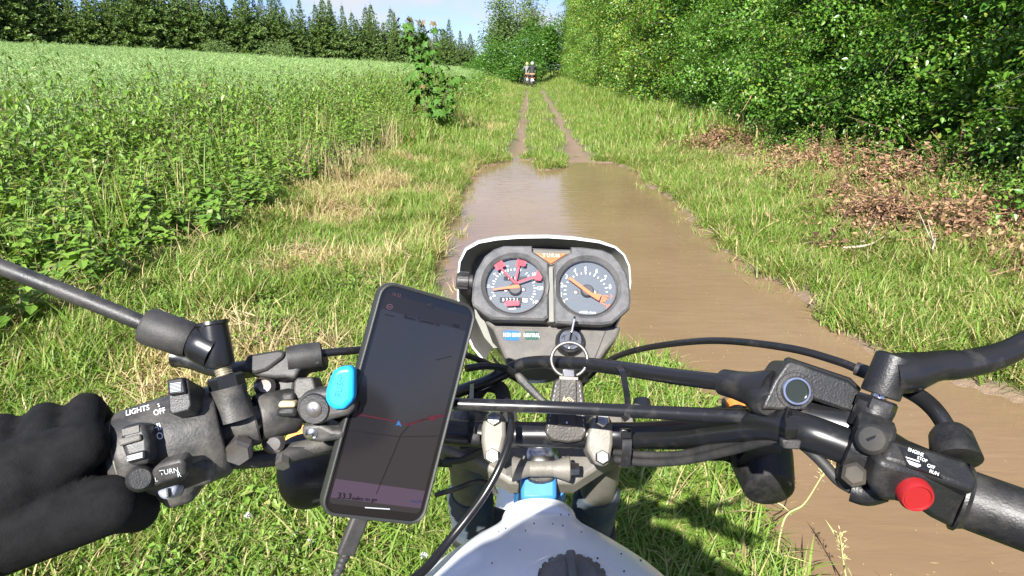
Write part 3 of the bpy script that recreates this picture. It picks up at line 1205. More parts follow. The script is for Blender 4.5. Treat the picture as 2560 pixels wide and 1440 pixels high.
    # ---------------- conifer plantation behind the crop
    def conifer(h, seed):
        random.seed(seed)
        V, F, Rn = [], [], []
        lev = int(h / .26)
        rmax = h * random.uniform(.27, .33)
        for i in range(lev):
            f = i / lev
            z = .15 + f * (h - .15)
            r = rmax * (1 - f) ** 1.12 * random.uniform(.75, 1.15) + .04
            nb = max(4, int(9 * (1 - f) + 4))
            a0 = random.uniform(0, 6.28)
            for k in range(nb):
                a = a0 + 6.283 * k / nb + random.uniform(-.3, .3)
                rr = r * random.uniform(.6, 1.2)
                d = Vector((math.cos(a), math.sin(a), random.uniform(-.25, .25) + .5 * f))
                tip = Vector((0, 0, z)) + d * rr
                rv = random.random()
                nsp = max(2, int(rr / .22))
                for q in range(nsp):
                    t_ = (q + 1) / nsp
                    p = Vector((0, 0, z)) + d * rr * (t_ * .92) + rand_dir() * .05
                    for w_ in range(5):
                        e = (d + rand_dir() * .9 + Vector((0, 0, -.15))).normalized()
                        s_ = random.uniform(.26, .50) * (1 - .45 * f)
                        n0 = len(V)
                        sd_ = e.cross(rand_dir()).normalized()
                        V.append(p - sd_ * s_ * .28)
                        V.append(p + e * s_ * .5 + sd_ * s_ * .22 - Vector((0, 0, .02)))
                        V.append(p + e * s_)
                        V.append(p + e * s_ * .5 - sd_ * s_ * .25)
                        F.append((n0, n0 + 1, n0 + 2, n0 + 3))
                        Rn.append(min(1, max(0, rv * .5 + .5 * random.random() + .1 * t_)))
        for k in range(10):
            p = Vector((0, 0, h - .1 + k * .06))
            e = rand_dir(.0, .8)
            n0 = len(V)
            sd_ = e.cross(rand_dir()).normalized()
            s_ = .16 * (1 - k / 12)
            V += [p, p + e * s_ * .5 + sd_ * .03, p + e * s_, p + e * s_ * .5 - sd_ * .03]
            F.append((n0, n0 + 1, n0 + 2, n0 + 3))
            Rn.append(.6)
        cm = plant_mesh('conifer_crown', V, F, Rn, [M_needle])
        tv, tf = tube_data([Vector((0, 0, -.2)), Vector((0, 0, h * .5)), Vector((0, 0, h + .55))], [.13, .07, .008], 6)
        tm = bpy.data.meshes.new('conifer_trunk')
        tm.from_pydata([tuple(v) for v in tv], [], tf)
        tm.materials.append(M_trunk)
        return cm, tm
    kinds = [conifer(h_, 100 + i) for i, h_ in enumerate((8.6, 9.6, 10.2, 9.1, 9.8, 8.3))]
    random.seed(5)
    def ordinal(k):
        return '%d%s' % (k, 'th' if 10 <= k % 100 <= 20 else {1: 'st', 2: 'nd', 3: 'rd'}.get(k % 10, 'th'))
    p0, p1 = Vector((-76.0, 46.0, 0)), Vector((-6.2, 137.0, 0))
    L_row = (p1 - p0).length
    dirn = (p1 - p0) / L_row
    for row, (off, step, hk) in enumerate(((0, 1.9, 1.0), (-2.6, 2.1, 1.13))):
        side = Vector((dirn.y, -dirn.x, 0))
        m = int(L_row / step)
        spots = []
        for i in range(m):
            q = p0 + dirn * (i * step + random.uniform(-.5, .5)) + side * (off + random.uniform(-.5, .5))
            if abs(math.atan2(q.x, q.y)) < .80:
                spots.append(q)
        for i, q in enumerate(spots):
            cm, tm = random.choice(kinds)
            ht = hk * random.uniform(.74, 1.16) * 1.14 * (1.0 - .40 * (q.y - 60) / 80.0)
            if random.random() < .14:
                ht *= 1.12
            gz_ = float(gh(np.array([q.x]), np.array([q.y]))[0])
            lab = ('conifer in the plantation front row, %s from the right end' if row == 0 else
                   'conifer top in the plantation back row, %s from the right end') % ordinal(len(spots) - i)
            r_ = thing('conifer', lab, 'conifer', (q.x, q.y, gz_ - .1), 'conifers of the plantation')
            w_ = ht * random.uniform(.92, 1.3)
            r_.scale = (w_, w_, ht)
            r_.rotation_euler = (random.uniform(-.03, .03), random.uniform(-.03, .03), random.uniform(0, 6.28))
            for nm, mm in (('crown', cm), ('trunk', tm)):
                o = bpy.data.objects.new(nm, mm)
                COL.objects.link(o)
                o.parent = r_

    # ---------------- broadleaved bushes and the ash tree at the far end
    def bush_mesh(w, h, n, ls, mat, seed, hollow=.5):
        random.seed(seed)
        V, F, Rn = [], [], []
        lobes = [(Vector((random.uniform(-.5, .5) * w, random.uniform(-.5, .5) * w, random.uniform(.25, .8) * h)), random.uniform(.25, .45) * min(w, h)) for _ in range(16)]
        for k in range(n):
            c_, r_ = random.choice(lobes)
            p = c_ + rand_dir() * r_ * random.uniform(hollow, 1.05)
            if p.z < .05:
                p.z = .05 + random.random() * .3
            leaf(V, F, Rn, p, rand_dir(-.6, .6), rand_dir(.2, 1), ls * random.uniform(.6, 1.3), ls * random.uniform(.4, .7), random.random())
        return plant_mesh('bush_leaves', V, F, Rn, [mat])
    def stems_mesh(w, h, k, r):
        V, F = [], []
        for i in range(k):
            a = random.uniform(0, 6.28)
            top = Vector((math.cos(a) * w * random.uniform(.1, .5), math.sin(a) * w * random.uniform(.1, .5), h * random.uniform(.6, .95)))
            mid = Vector((top.x * .35, top.y * .35, h * .35))
            v, f = tube_data(spline([Vector((random.uniform(-.08, .08), random.uniform(-.08, .08), -.1)), mid, top], 3), [r, r * .15], 6)
            b0_ = len(V)
            V += v
            F += [tuple(i_ + b0_ for i_ in q) for q in f]
        me_ = bpy.data.meshes.new('stems')
        me_.from_pydata([tuple(v) for v in V], [], F)
        me_.materials.append(M_trunk)
        return me_
    def bush(name, label, cat, px, dist, w, h, n, ls, mat, seed, r=.04, k=6, hollow=.5, z=None, parts=('foliage', 'stems')):
        x_ = (px - 1280) / FPX * (dist / math.cos(PITCH)) * math.cos(PITCH)
        loc = (x_, dist, float(gh(np.array([x_]), np.array([dist]))[0]) - .05)
        root = thing(name, label, cat, loc)
        for nm, me_ in ((parts[0], bush_mesh(w, h, n, ls, mat, seed, hollow)), (parts[1], stems_mesh(w, h, k, r))):
            o = bpy.data.objects.new(nm, me_)
            COL.objects.link(o)
            o.parent = root
        return root
    bush('ash_tree', 'tall airy grey green tree at the far end of the lane', 'tree', 1302, 74, 5.2, 9.6, 15000, .24, M_ash, 31, .16, 11, .2, parts=('crown', 'trunk'))
    bush('bush', 'dark green bush under the airy tree, left of the distant riders', 'bush', 1283, 66, 4.6, 4.2, 9000, .20, M_hedge, 32)
    bush('bush', 'small bright bush directly left of the distant riders', 'bush', 1297, 58, 2.8, 2.3, 4500, .17, M_hedge, 33)
    bush('bush', 'low bush on the horizon between the last conifer and the airy tree', 'bush', 1222, 88, 6.0, 2.6, 6000, .2, M_hedge, 34)
    bush('bush', 'tall bush overhanging the lane above the distant riders', 'bush', 1350, 70, 3.8, 6.8, 9000, .22, M_hedge, 38)
    for i, (px, dd, w_, h_, lab) in enumerate(((590, 84, 2.4, 2.3, 'light green bush at the foot of the conifers, left of the other such bush'),
                                              (735, 94, 3.0, 3.3, 'light green bush at the foot of the conifers, taller of the two'))):
        bush('bush', lab, 'bush', px, dd, w_, h_, 2600, .2, M_ash, 40 + i)
    for i, (px, dd, lab) in enumerate(((1165, 24, 'reddish grey seeding weeds left of the lane, nearer clump'), (1205, 34, 'reddish grey seeding weeds left of the lane, farther clump'))):
        bush('weed_clump', lab, 'weeds', px, dd, 1.5, 1.15, 800, .09, M_weed, 50 + i, .012, 10)

    # ---------------- sycamore sapling at the edge of the crop
    M_syc = pmat('sycamore_leaf', (0.035, 0.10, 0.012), .55, col2=(0.085, 0.17, 0.022), nscale=5, spec=.2)
    M_sycr = pmat('young_sycamore_leaf', (0.12, 0.11, 0.035), .5, col2=(0.16, 0.08, 0.04), nscale=9, spec=.25)
    def maple(sc, mat, nm):
        pts = [(0, 0)]
        for a_, r_ in ((-150, .35), (-125, .62), (-95, .38), (-62, .85), (-38, .5), (-12, .62), (0, 1.0), (12, .62), (38, .5), (62, .85), (95, .38), (125, .62), (150, .35)):
            pts.append((math.sin(R(a_)) * r_ * .75, math.cos(R(a_)) * r_ * .9 + .1))
        V = [Vector((x_ * sc, y_ * sc, -(abs(x_) ** 1.6) * .45 * sc - .12 * sc * y_ * y_)) for x_, y_ in pts]
        F = [(0, i, i + 1) for i in range(1, len(pts) - 1)]
        me_ = bpy.data.meshes.new(nm)
        me_.from_pydata([tuple(v) for v in V], [], F)
        me_.materials.append(mat)
        return me_
    lm, lmr = maple(.20, M_syc, 'leaf'), maple(.18, M_sycr, 'leaf')
    sb = P(1085, 332, 13.6)
    sb.z = float(gh(np.array([sb.x]), np.array([sb.y]))[0])
    sap = thing('sapling', 'young sycamore sapling with reddish top leaves at the crop edge', 'sapling', sb)
    dpt = (sb - CAM).dot(FW)
    stems = [[(1085, 330), (1078, 250), (1060, 180), (1040, 120), (1012, 50)], [(1088, 330), (1092, 240), (1085, 160), (1075, 60)],
             [(1090, 330), (1105, 265), (1125, 215), (1140, 195)], [(1086, 330), (1068, 270), (1050, 215), (1035, 200)]]
    for si, st in enumerate(stems):
        pts = spline([P(a_, b_, dpt + random.uniform(-.15, .15)) for a_, b_ in st], 6)
        tube('stem', pts, [.016, .004], M_twig, sap, 6, 1)
        nlev = len(pts)
        for k in range(2, nlev):
            nper = (5 if k > nlev * .45 else 1) if si < 2 else 3
            for q in range(nper):
                a_ = random.uniform(0, 6.283)
                f = k / nlev
                ln = random.uniform(.08, .34) * (1.25 - .5 * f)
                p = pts[k] + Vector((math.cos(a_), math.sin(a_), random.uniform(-.1, .35))) * ln
                young = (f > .93 and si < 2) or random.random() < .03
                o = bpy.data.objects.new('leaf', lmr if young else lm)
                COL.objects.link(o)
                o.parent = sap
                o.matrix_parent_inverse = Matrix.Translation(-sb)
                o.location = p
                o.rotation_euler = (random.uniform(-1.3, -.3), random.uniform(-.4, .4), a_ - math.pi / 2 + random.uniform(-.4, .4))
                s_ = random.uniform(.6, 1.15) * (1.1 - .35 * f)
                o.scale = (s_, s_, s_)
    for k in range(40):                                   # the bushy foot
        p = P(random.uniform(1055, 1135), random.uniform(215, 318), dpt + random.uniform(-.35, .35))
        o = bpy.data.objects.new('leaf', lm)
        COL.objects.link(o)
        o.parent = sap
        o.matrix_parent_inverse = Matrix.Translation(-sb)
        o.location = p
        o.rotation_euler = (random.uniform(-1.3, -.2), random.uniform(-.4, .4), random.uniform(0, 6.28))
        s_ = random.uniform(.5, .85)
        o.scale = (s_, s_, s_)

    # ---------------- a few tall dock / nettle stalks with reddish seed heads rising out of the weeds
    M_seed = pmat('reddish_seed', (0.26, 0.15, 0.10), .8, col2=(0.34, 0.24, 0.15), nscale=60)
    stalks = [((262, 330), (238, 225), 8.2, 'reddish seed stalk in the weeds, farthest left'), ((392, 345), (345, 262), 8.6, 'reddish seed stalk in the weeds, second from the left'),
              ((545, 330), (508, 200), 9.6, 'tallest reddish seed stalk standing over the crop in the middle of the weeds'),
              ((700, 330), (668, 262), 10.4, 'reddish seed stalk in the weeds, right of the tallest one')]
    for (bx_, by_), (tx_, ty_), dd, lab in stalks:
        top, mid = P(tx_, ty_, dd), P(bx_, by_, dd)
        base = Vector((mid.x + .05, mid.y - .05, 0))
        base.z = float(gh(np.array([base.x]), np.array([base.y]))[0]) - .02
        root = thing('seed_stalk', lab, 'weed', base)
        ax = spline([base, mid, top], 6)
        tube('stem', ax, [.007, .003], M_weedstem, root, 6, 1)
        V, F, Rn = [], [], []
        for k in range(70):
            f = random.uniform(.62, 1.0)
            i = min(int(f * (len(ax) - 1)), len(ax) - 2)
            p = ax[i].lerp(ax[i + 1], random.random()) + rand_dir() * .05 * (1.3 - f)
            leaf(V, F, Rn, p, rand_dir(-.2, .8), rand_dir(), .035, .02, random.random())
        pyobj('seed_head', V, F, M_seed, root, False)
        V, F, Rn = [], [], []
        for k in range(16):
            i = random.randint(2, len(ax) - 4)
            leaf(V, F, Rn, ax[i], rand_dir(-.2, .5), Vector((0, 0, 1)), .12, .05, random.random())
        o = pyobj('leaves', V, F, M_weed, root, False)

    # ---------------- seeds and grass bits floating on the puddle
    def bits():
        V, F, Rn = [], [], []
        for k in range(5):
            a_ = random.uniform(0, 6.28)
            p_ = Vector((random.uniform(-.2, .2), random.uniform(-.2, .2), .002))
            d_ = Vector((math.cos(a_), math.sin(a_), 0))
            l_ = random.choice((.006, .008, .012, .03))
            w_ = .005 if l_ < .02 else .003
            s_ = Vector((-d_.y, d_.x, 0)) * w_
            n0 = len(V)
            V += [p_ - d_ * l_ * .5, p_ + s_ * .5, p_ + d_ * l_ * .5, p_ - s_ * .5]
            F.append((n0, n0 + 1, n0 + 2, n0 + 3))
            Rn.append(random.random())
        return plant_mesh('floating_bits', V, F, Rn, [M_straw])
    C_bits = variant_collection('bits', [bits() for _ in range(4)])
    x, y = field(900, -.6, 3.0, .8, 9)
    k = (pud_sd(x, y) < -.06) & (rng.random(len(x)) < .25 + .5 * (pud_sd(x, y) > -.5))
    x, y = x[k], y[k]
    put('floating_debris', [np.stack([x, y, x * 0, rng.uniform(.7, 1.3, len(x)), rng.random(len(x))], -1)], C_bits, 'tiny pale seeds and grass bits floating on the brown puddle', 'debris', .0)
    x, y = field(9000, -.6, 3.4, .8, 9)
    sd = pud_sd(x, y)
    k = (sd < .0) & (sd > -.16) & (rng.random(len(x)) < .20) & (fbm(x, y, .5, 88) > .45)
    x, y = x[k], y[k]
    put('drowned_grass', [np.stack([x, y, x * 0 - .035, rng.uniform(.5, .9, len(x)), rng.uniform(.1, .7, len(x))], -1)], C_edge, 'thin grass blades standing in the shallow edge of the puddle', 'grass', .4)
# ================================================================== THE MOTORCYCLE (ridden by the photographer)
M_blk = pmat('black_plastic', (0.018, 0.018, 0.019), .45, col2=(0.085, 0.079, 0.07), nscale=38, bump=.25, bscale=900, rvar=.2, contrast=(.45, .85))
M_blkg = pmat('black_gloss_paint', (0.010, 0.010, 0.011), .28, col2=(0.05, 0.046, 0.04), nscale=55, rvar=.25, contrast=(.55, .85))
M_rub = pmat('black_rubber', (0.016, 0.016, 0.017), .6, col2=(0.045, 0.042, 0.038), nscale=50, bump=.2, bscale=700)
M_dust = pmat('dusty_black', (0.026, 0.026, 0.026), .55, col2=(0.135, 0.122, 0.104), nscale=45, bump=.3, bscale=500, contrast=(.42, .8))
M_panel = pmat('textured_panel', (0.065, 0.066, 0.07), .5, col2=(0.135, 0.132, 0.13), nscale=90, bump=.9, bscale=1300)
M_cons = pmat('console_grey', (0.085, 0.08, 0.074), .6, col2=(0.13, 0.12, 0.105), nscale=60, bump=.5, bscale=900)
M_visin = pmat('visor_inside', (0.13, 0.13, 0.115), .6, col2=(0.19, 0.185, 0.16), nscale=30)
M_white = pmat('white_paint', (0.82, 0.84, 0.86), .28, col2=(0.72, 0.73, 0.72), nscale=14, coat=.5, contrast=(.5, .85))
M_wplas = pmat('white_plastic', (0.72, 0.73, 0.73), .4)
M_alu = pmat('cast_aluminium', (0.20, 0.19, 0.165), .55, .2, col2=(0.12, 0.105, 0.085), nscale=30, bump=.3, bscale=600)
M_chr = pmat('bright_steel', (0.66, 0.66, 0.66), .22, 1.0, col2=(0.42, 0.38, 0.33), nscale=60)
M_steel = pmat('dull_steel', (0.24, 0.235, 0.23), .42, .8, col2=(0.15, 0.12, 0.10), nscale=60)
M_thr = pmat('zinc_thread', (0.55, 0.50, 0.38), .4, .8)
M_dial = pmat('dial_face', (0.075, 0.09, 0.11), .6)  # bluish grey of the cover glass's reflection is put into the dial's colour
M_prt = pmat('white_print', (0.78, 0.79, 0.79), .6)
M_gry = pmat('grey_print', (0.40, 0.42, 0.44), .6)
M_red = pmat('red_sticker', (0.62, 0.03, 0.055), .55)
M_org = pmat('orange_needle', (0.72, 0.13, 0.03), .5)
M_orl = pmat('orange_lens', (0.75, 0.20, 0.03), .2, col2=(0.85, 0.32, 0.06), nscale=60)
M_turn = pmat('turn_lens', (0.36, 0.11, 0.04), .3, col2=(0.46, 0.17, 0.06), nscale=80)
M_blue = pmat('blue_plastic', (0.015, 0.36, 0.80), .38)
M_bluep = pmat('blue_paint', (0.03, 0.17, 0.45), .35, col2=(0.06, 0.22, 0.5), nscale=30)
M_hbl = pmat('blue_lamp_print', (0.02, 0.12, 0.45), .4)
M_ngr = pmat('green_lamp_print', (0.02, 0.075, 0.06), .4)
M_redb = pmat('red_button', (0.26, 0.010, 0.012), .45)
M_lea = pmat('brown_black_leather', (0.028, 0.024, 0.02), .5, col2=(0.06, 0.052, 0.042), nscale=60, bump=.4, bscale=500)
M_gold = pmat('gold_print', (0.55, 0.44, 0.25), .5)
M_case = pmat('phone_case', (0.025, 0.026, 0.025), .55, bump=.15, bscale=900)
M_glove = pmat('black_glove_cloth', (0.0045, 0.0045, 0.005), .9, col2=(0.010, 0.010, 0.011), nscale=120, bump=.35, bscale=900, spec=.2)
M_stitch = pmat('grey_thread', (0.16, 0.15, 0.14), .8)
M_jack = pmat('dark_jacket', (0.016, 0.017, 0.02), .8, col2=(0.03, 0.03, 0.033), nscale=40, bump=.9, bscale=60)
M_jean = pmat('dark_trousers', (0.03, 0.034, 0.045), .85)
M_tank_cap = pmat('cap_grey', (0.10, 0.10, 0.105), .5, col2=(0.16, 0.15, 0.14), nscale=60, bump=.5, bscale=400)
M_gaiter = pmat('fork_gaiter', (0.03, 0.05, 0.075), .65, col2=(0.09, 0.09, 0.085), nscale=30)
M_tyre = pmat('tyre_rubber', (0.02, 0.02, 0.02), .8, col2=(0.08, 0.065, 0.045), nscale=25)
M_seat = pmat('seat_vinyl', (0.02, 0.02, 0.022), .5)

M_rdk = pmat('right_side_black', (0.010, 0.010, 0.011), .42, col2=(0.05, 0.046, 0.04), nscale=42, bump=.25, bscale=700, rvar=.2, contrast=(.48, .85))  # deeper black for the right-hand controls, with faint paler mottling
# clear gauge glass: lets light through, reflects at grazing angles
M_glass, t, b = new_mat('gauge_glass')
gl = t.nodes.new('ShaderNodeBsdfGlossy')
gl.inputs['Roughness'].default_value = .09
tp = t.nodes.new('ShaderNodeBsdfTransparent')
fr = t.nodes.new('ShaderNodeFresnel')
fr.inputs['IOR'].default_value = 1.5
ms = t.nodes.new('ShaderNodeMixShader')
t.links.new(fr.outputs[0], ms.inputs[0])
t.links.new(tp.outputs[0], ms.inputs[1])
t.links.new(gl.outputs[0], ms.inputs[2])
t.links.new(ms.outputs[0], t.nodes['Material Output'].inputs['Surface'])

BX = .028
bike = thing('motorcycle', 'white trail motorcycle seen from its own saddle, black handlebars and twin gauges', 'motorcycle', (BX, -.15, 0))

# ------------------------------------------------------------------ gauge cluster
gp = Plane(P(1375, 720, .68), (0, -math.cos(R(38)), math.sin(R(38))))
def c3(pts):
    return [(1080 + x / 4, 560 + y / 4) for x, y in pts]
cl = slab('gauge_cluster', gp.off(-.004), c3([(395, 770), (408, 600), (442, 480), (525, 335), (610, 265), (710, 232), (900, 228), (1150, 238), (1500, 252),
          (1700, 278), (1795, 320), (1872, 405), (1930, 505), (1964, 620), (1974, 780), (1964, 845), (1790, 992), (1690, 1010), (1210, 996), (1130, 972), (600, 958), (525, 905), (405, 815)]),
          .05, M_cons, bike, bevel=.003, taper=.93)

def plane_basis(pl):
    u = (RT - pl.n * RT.dot(pl.n)).normalized()
    return u, pl.n.cross(u)
def bezel(name, poly, cpx, cpy, rpx, height, recess):
    pl = gp
    u, v = plane_basis(pl)
    c = pl.hit(cpx, cpy)
    r = (pl.hit(cpx + rpx, cpy) - c).length
    pp = [((q - c).dot(u), (q - c).dot(v)) for q in (pl.hit(x, y) for x, y in poly)]
    angs = sorted(set([round(2 * math.pi * k / 72, 5) for k in range(72)] + [round(math.atan2(y, x) % (2 * math.pi), 5) for x, y in pp]))
    outer = []
    for a in angs:
        dx, dy = math.cos(a), math.sin(a)
        best = 1e9
        for i in range(len(pp)):
            x0_, y0_ = pp[i]
            x1_, y1_ = pp[(i + 1) % len(pp)]
            ex, ey = x1_ - x0_, y1_ - y0_
            den = dx * ey - dy * ex
            if abs(den) < 1e-12:
                continue
            tt = (x0_ * ey - y0_ * ex) / den
            ss = (x0_ * dy - y0_ * dx) / den
            if tt > 0 and -1e-6 <= ss <= 1 + 1e-6:
                best = min(best, tt)
        outer.append(best)
    n = len(angs)
    V = []
    e = .0022
    for ring in range(7):
        for a, ro in zip(angs, outer):
            rr, h = [(ro, -.006), (ro, height - e), (ro - e, height), (r + .0035, height), (r + .001, height - .003), (r, height - .004), (r, -recess)][ring]
            V.append(c + u * math.cos(a) * rr + v * math.sin(a) * rr + pl.n * h)
    F = []
    for ring in range(6):
        for i in range(n):
            j = (i + 1) % n
            F.append((ring * n + i, ring * n + j, (ring + 1) * n + j, (ring + 1) * n + i))
    o = pyobj(name, V, F, M_panel, cl)
    return c, r, u, v
LB = c3([(400, 780), (410, 600), (445, 480), (530, 335), (620, 265), (720, 232), (1000, 232), (1003, 285), (1163, 398), (1163, 940), (1120, 974), (600, 963), (520, 908), (410, 822)])
RB = c3([(1217, 403), (1385, 292), (1385, 242), (1500, 245), (1700, 272), (1800, 315), (1880, 405), (1940, 505), (1972, 620), (1982, 780), (1972, 850), (1800, 1000), (1690, 1018), (1240, 1000), (1217, 960)])
cL, rL, gu, gv = bezel('bezel', LB, 1287, 714, 76, .005, .004)
cR, rR, gu, gv = bezel('bezel', RB, 1468.5, 720, 75, .005, .004)
gd = gp.off(-.0025)
for nm, c, r in (('speedometer', cL, rL), ('tachometer', cR, rR)):
    lathe('chrome_ring', c - gp.n * .001, c + gp.n * .0035, [(0, r * .999), (.6, r * .999), (1, r * .975), (.6, r * .955), (0, r * .955)], M_cons, cl, 48, ring=True)
dialL = disc('speedometer_dial', cL - gp.n * .0032, gp.n, rL * .99, M_dial, bike, .01, 48)
dialR = disc('tachometer_dial', cR - gp.n * .0032, gp.n, rR * .99, M_dial, bike, .01, 48)
def s1(x, y):
    return 1190 + x / 8.47, 630 + y / 8.47
def s2(x, y):
    return 1380 + x / 9.0, 640 + y / 9.0
tk = []
for q in ((315, 740, 380, 740, 20), (355, 670, 390, 682, 14), (355, 612, 410, 632, 18), (410, 570, 440, 585, 14), (425, 498, 475, 530, 20), (495, 460, 522, 488, 14),
          (535, 410, 575, 455, 20), (615, 390, 632, 415, 13), (665, 365, 685, 412, 20), (740, 360, 745, 395, 13), (818, 345, 815, 400, 22), (950, 370, 935, 412, 20), (1085, 440, 1050, 475, 18),
          (1125, 490, 1100, 515, 14), (1215, 590, 1180, 605, 14), (1250, 640, 1195, 655, 20), (1240, 712, 1208, 716, 14), (1285, 768, 1220, 770, 20), (1255, 832, 1222, 830, 14),
          (1265, 900, 1205, 885, 20), (1225, 960, 1180, 940, 14), (1190, 1015, 1145, 990, 22), (320, 860, 380, 865, 14), (355, 945, 410, 928, 20), (360, 910, 400, 900, 10)):
    a, b_ = s1(q[0], q[1]), s1(q[2], q[3])
    tk.append((*a, *b_, q[4] / 8.47))
quads('tick_marks', gd, tk, M_prt, dialL)
tk = []
for q in ((300, 985, 355, 970, 20), (255, 868, 322, 862, 20), (270, 770, 320, 772, 15), (262, 672, 330, 690, 22), (330, 588, 370, 605, 15), (470, 450, 495, 485, 16), (540, 390, 570, 440, 24),
          (655, 380, 662, 420, 16), (755, 360, 757, 412, 24), (860, 375, 848, 430, 16), (975, 405, 940, 462, 24), (1050, 475, 1020, 512, 16), (1150, 528, 1095, 570, 24), (1190, 620, 1150, 645, 18),
          (1245, 715, 1195, 722, 22), (1250, 812, 1210, 812, 16)):
    a, b_ = s2(q[0], q[1]), s2(q[2], q[3])
    tk.append((*a, *b_, q[4] / 9.0))
quads('tick_marks', gd, tk, M_prt, dialR)
for s, x, y, h in (('20', 255, 730, 75), ('0', 308, 990, 70), ('40', 395, 470, 62), ('60', 660, 305, 55), ('80', 985, 325, 50), ('100', 1235, 475, 70), ('120', 1355, 770, 80), ('140', 1255, 1065, 75), ('km/h', 770, 1190, 72)):
    text('numeral', s, gd, *s1(x, y), h / 8.47, M_gry if s in ('20', '40', '60') else M_prt, dialL, wscale=.8)
for s, x, y in (('0', 258, 1045), ('1', 212, 878), ('2', 222, 660), ('3', 325, 470), ('4', 515, 335), ('5', 755, 300), ('6', 1003, 345), ('7', 1200, 495), ('8', 1305, 700)):
    text('numeral', s, gd, *s2(x, y), 100 / 9.0, M_prt, dialR, wscale=.8, bold=.01)
text('unit_print', 'x1000 r/min', gd, *s2(800, 1272), 58 / 9, M_prt, dialR, wscale=.95, ang=2)
for s, x, y in (('9', 1330, 925), ('10', 1255, 1140)):
    text('red_numeral', s, gd, *s2(x, y), 100 / 9.0, M_org, dialR, wscale=.75, bold=.012)
quads('red_zone', gd, [(*s2(1165, 890), *s2(1100, 1040), 5), (*s2(1165, 895), *s2(1265, 915), 3), (*s2(1190, 930), *s2(1160, 1030), 8), (*s2(1200, 975), *s2(1235, 985), 3), (*s2(1095, 1045), *s2(1195, 1105), 3.2)], M_org, dialR)
# counters
decal('odometer_window', gd, [s1(*q) for q in ((505, 960), (1090, 965), (1090, 1075), (505, 1065))], M_blkg, dialL, .0002)
text('odometer_digits', '0 2 7 2 1', gd, *s1(725, 1020), 72 / 8.47, M_prt, dialL, wscale=.95, raise_=.0008)
decal('tenths_wheel', gd, [s1(*q) for q in ((985, 980), (1085, 985), (1085, 1070), (985, 1065))], M_prt, dialL, .0008)
decal('trip_window', gd, [s1(*q) for q in ((590, 520), (1070, 520), (1070, 600), (590, 600))], M_blkg, dialL, .0002)
text('trip_digits', '1 1 1 1', gd, *s1(790, 560), 62 / 8.47, M_prt, dialL, raise_=.0008)
for dl, sf, hx, hy, scr in ((dialL, s1, 830, 800, ((640, 800), (1010, 785))), (dialR, s2, 790, 800, ((548, 805), (978, 800)))):
    c = gd.hit(*sf(hx, hy))
    lathe('needle_hub', c - gp.n * .002, c + gp.n * .0045, [(0, .0068), (.8, .0066), (1, .0055)], M_blk, dl, 24)
    for q in scr:
        c2 = gd.hit(*sf(*q))
        lathe('dial_screw', c2, c2 + gp.n * .0008, [(0, .0024), (.7, .0022), (1, .0012)], M_steel, dl, 12)
gn = gd.off(.005)
slab('needle', gn, [s1(*q) for q in ((345, 785), (345, 805), (935, 755), (900, 690), (870, 690))], .0008, M_org, dialL)
slab('needle', gn, [s2(*q) for q in ((370, 515), (410, 470), (905, 830), (1110, 870), (1055, 1005), (890, 905))], .0008, M_org, dialR)
# glass, with red tape strips stuck on it
for dl, c, r in ((dialL, cL, rL), (dialR, cR, rR)):
    lathe('glass', c + gp.n * .0026, c + gp.n * .0032, [(0, r * .955), (1, r * .955)], M_glass, dl, 48)
gs = gp.off(.0036)
for q in ((830, 660, 530, 345, 40), (830, 660, 905, 300, 38), (840, 660, 1250, 520, 40)):
    V0 = [s1(q[0], q[1]), s1(q[2], q[3])]
    L_ = math.hypot(V0[1][0] - V0[0][0], V0[1][1] - V0[0][1])
    ox, oy = -(V0[1][1] - V0[0][1]) / L_ * q[4] / 17, (V0[1][0] - V0[0][0]) / L_ * q[4] / 17
    decal('red_tape', gs, [(V0[0][0] + ox, V0[0][1] + oy), (V0[1][0] + ox, V0[1][1] + oy), (V0[1][0] - ox, V0[1][1] - oy), (V0[0][0] - ox, V0[0][1] - oy)], M_red, dialL, .0003)
decal('red_tape', gs, [s1(*q) for q in ((380, 290), (540, 180), (625, 290), (455, 400))], M_red, dialL, .0006)
decal('red_tape', gs, [s1(*q) for q in ((835, 280), (880, 155), (1065, 205), (1040, 305))], M_red, dialL, .0006)
decal('red_tape', gs, [s1(*q) for q in ((1225, 570), (1300, 385), (1400, 540), (1370, 610), (1260, 600))], M_red, dialL, .0006)
decal('red_tape', gs, [s1(*q) for q in ((605, 1075), (640, 1035), (915, 1040), (915, 1130), (660, 1150), (610, 1110))], M_red, dialL, .0006)
M_dred = pmat('dark_red_print', (.30, .012, .02), .6)
text('sticker_number', '30', gs, *s1(500, 285), 95 / 8.47, M_dred, dialL, ang=-33, raise_=.0010, bold=.006)
text('sticker_number', '50', gs, *s1(945, 235), 95 / 8.47, M_dred, dialL, ang=12, raise_=.0010, bold=.006)
# warning lamps
tl = slab('turn_indicator_lamp', gp.off(.001), c3([(1030, 288), (1355, 292), (1190, 398)]), .004, M_turn, cl, bevel=.0006)
slab('turn_lamp_frame', gp.off(-.001), c3([(1003, 270), (1382, 274), (1382, 300), (1193, 412), (1003, 295)]), .004, M_cons, cl)
text('turn_print', 'T U R N', gp.off(.001), *c3([(1190, 318)])[0], 8.5, M_prt, tl, ang=1.5, raise_=.0006, bold=.01)
box('centre_strip', gp.hit(*c3([(1190, 700)])[0]) - gp.n * .003, gu * .0028, gv * .030, gp.n * .003, M_visin, cl, .0008)
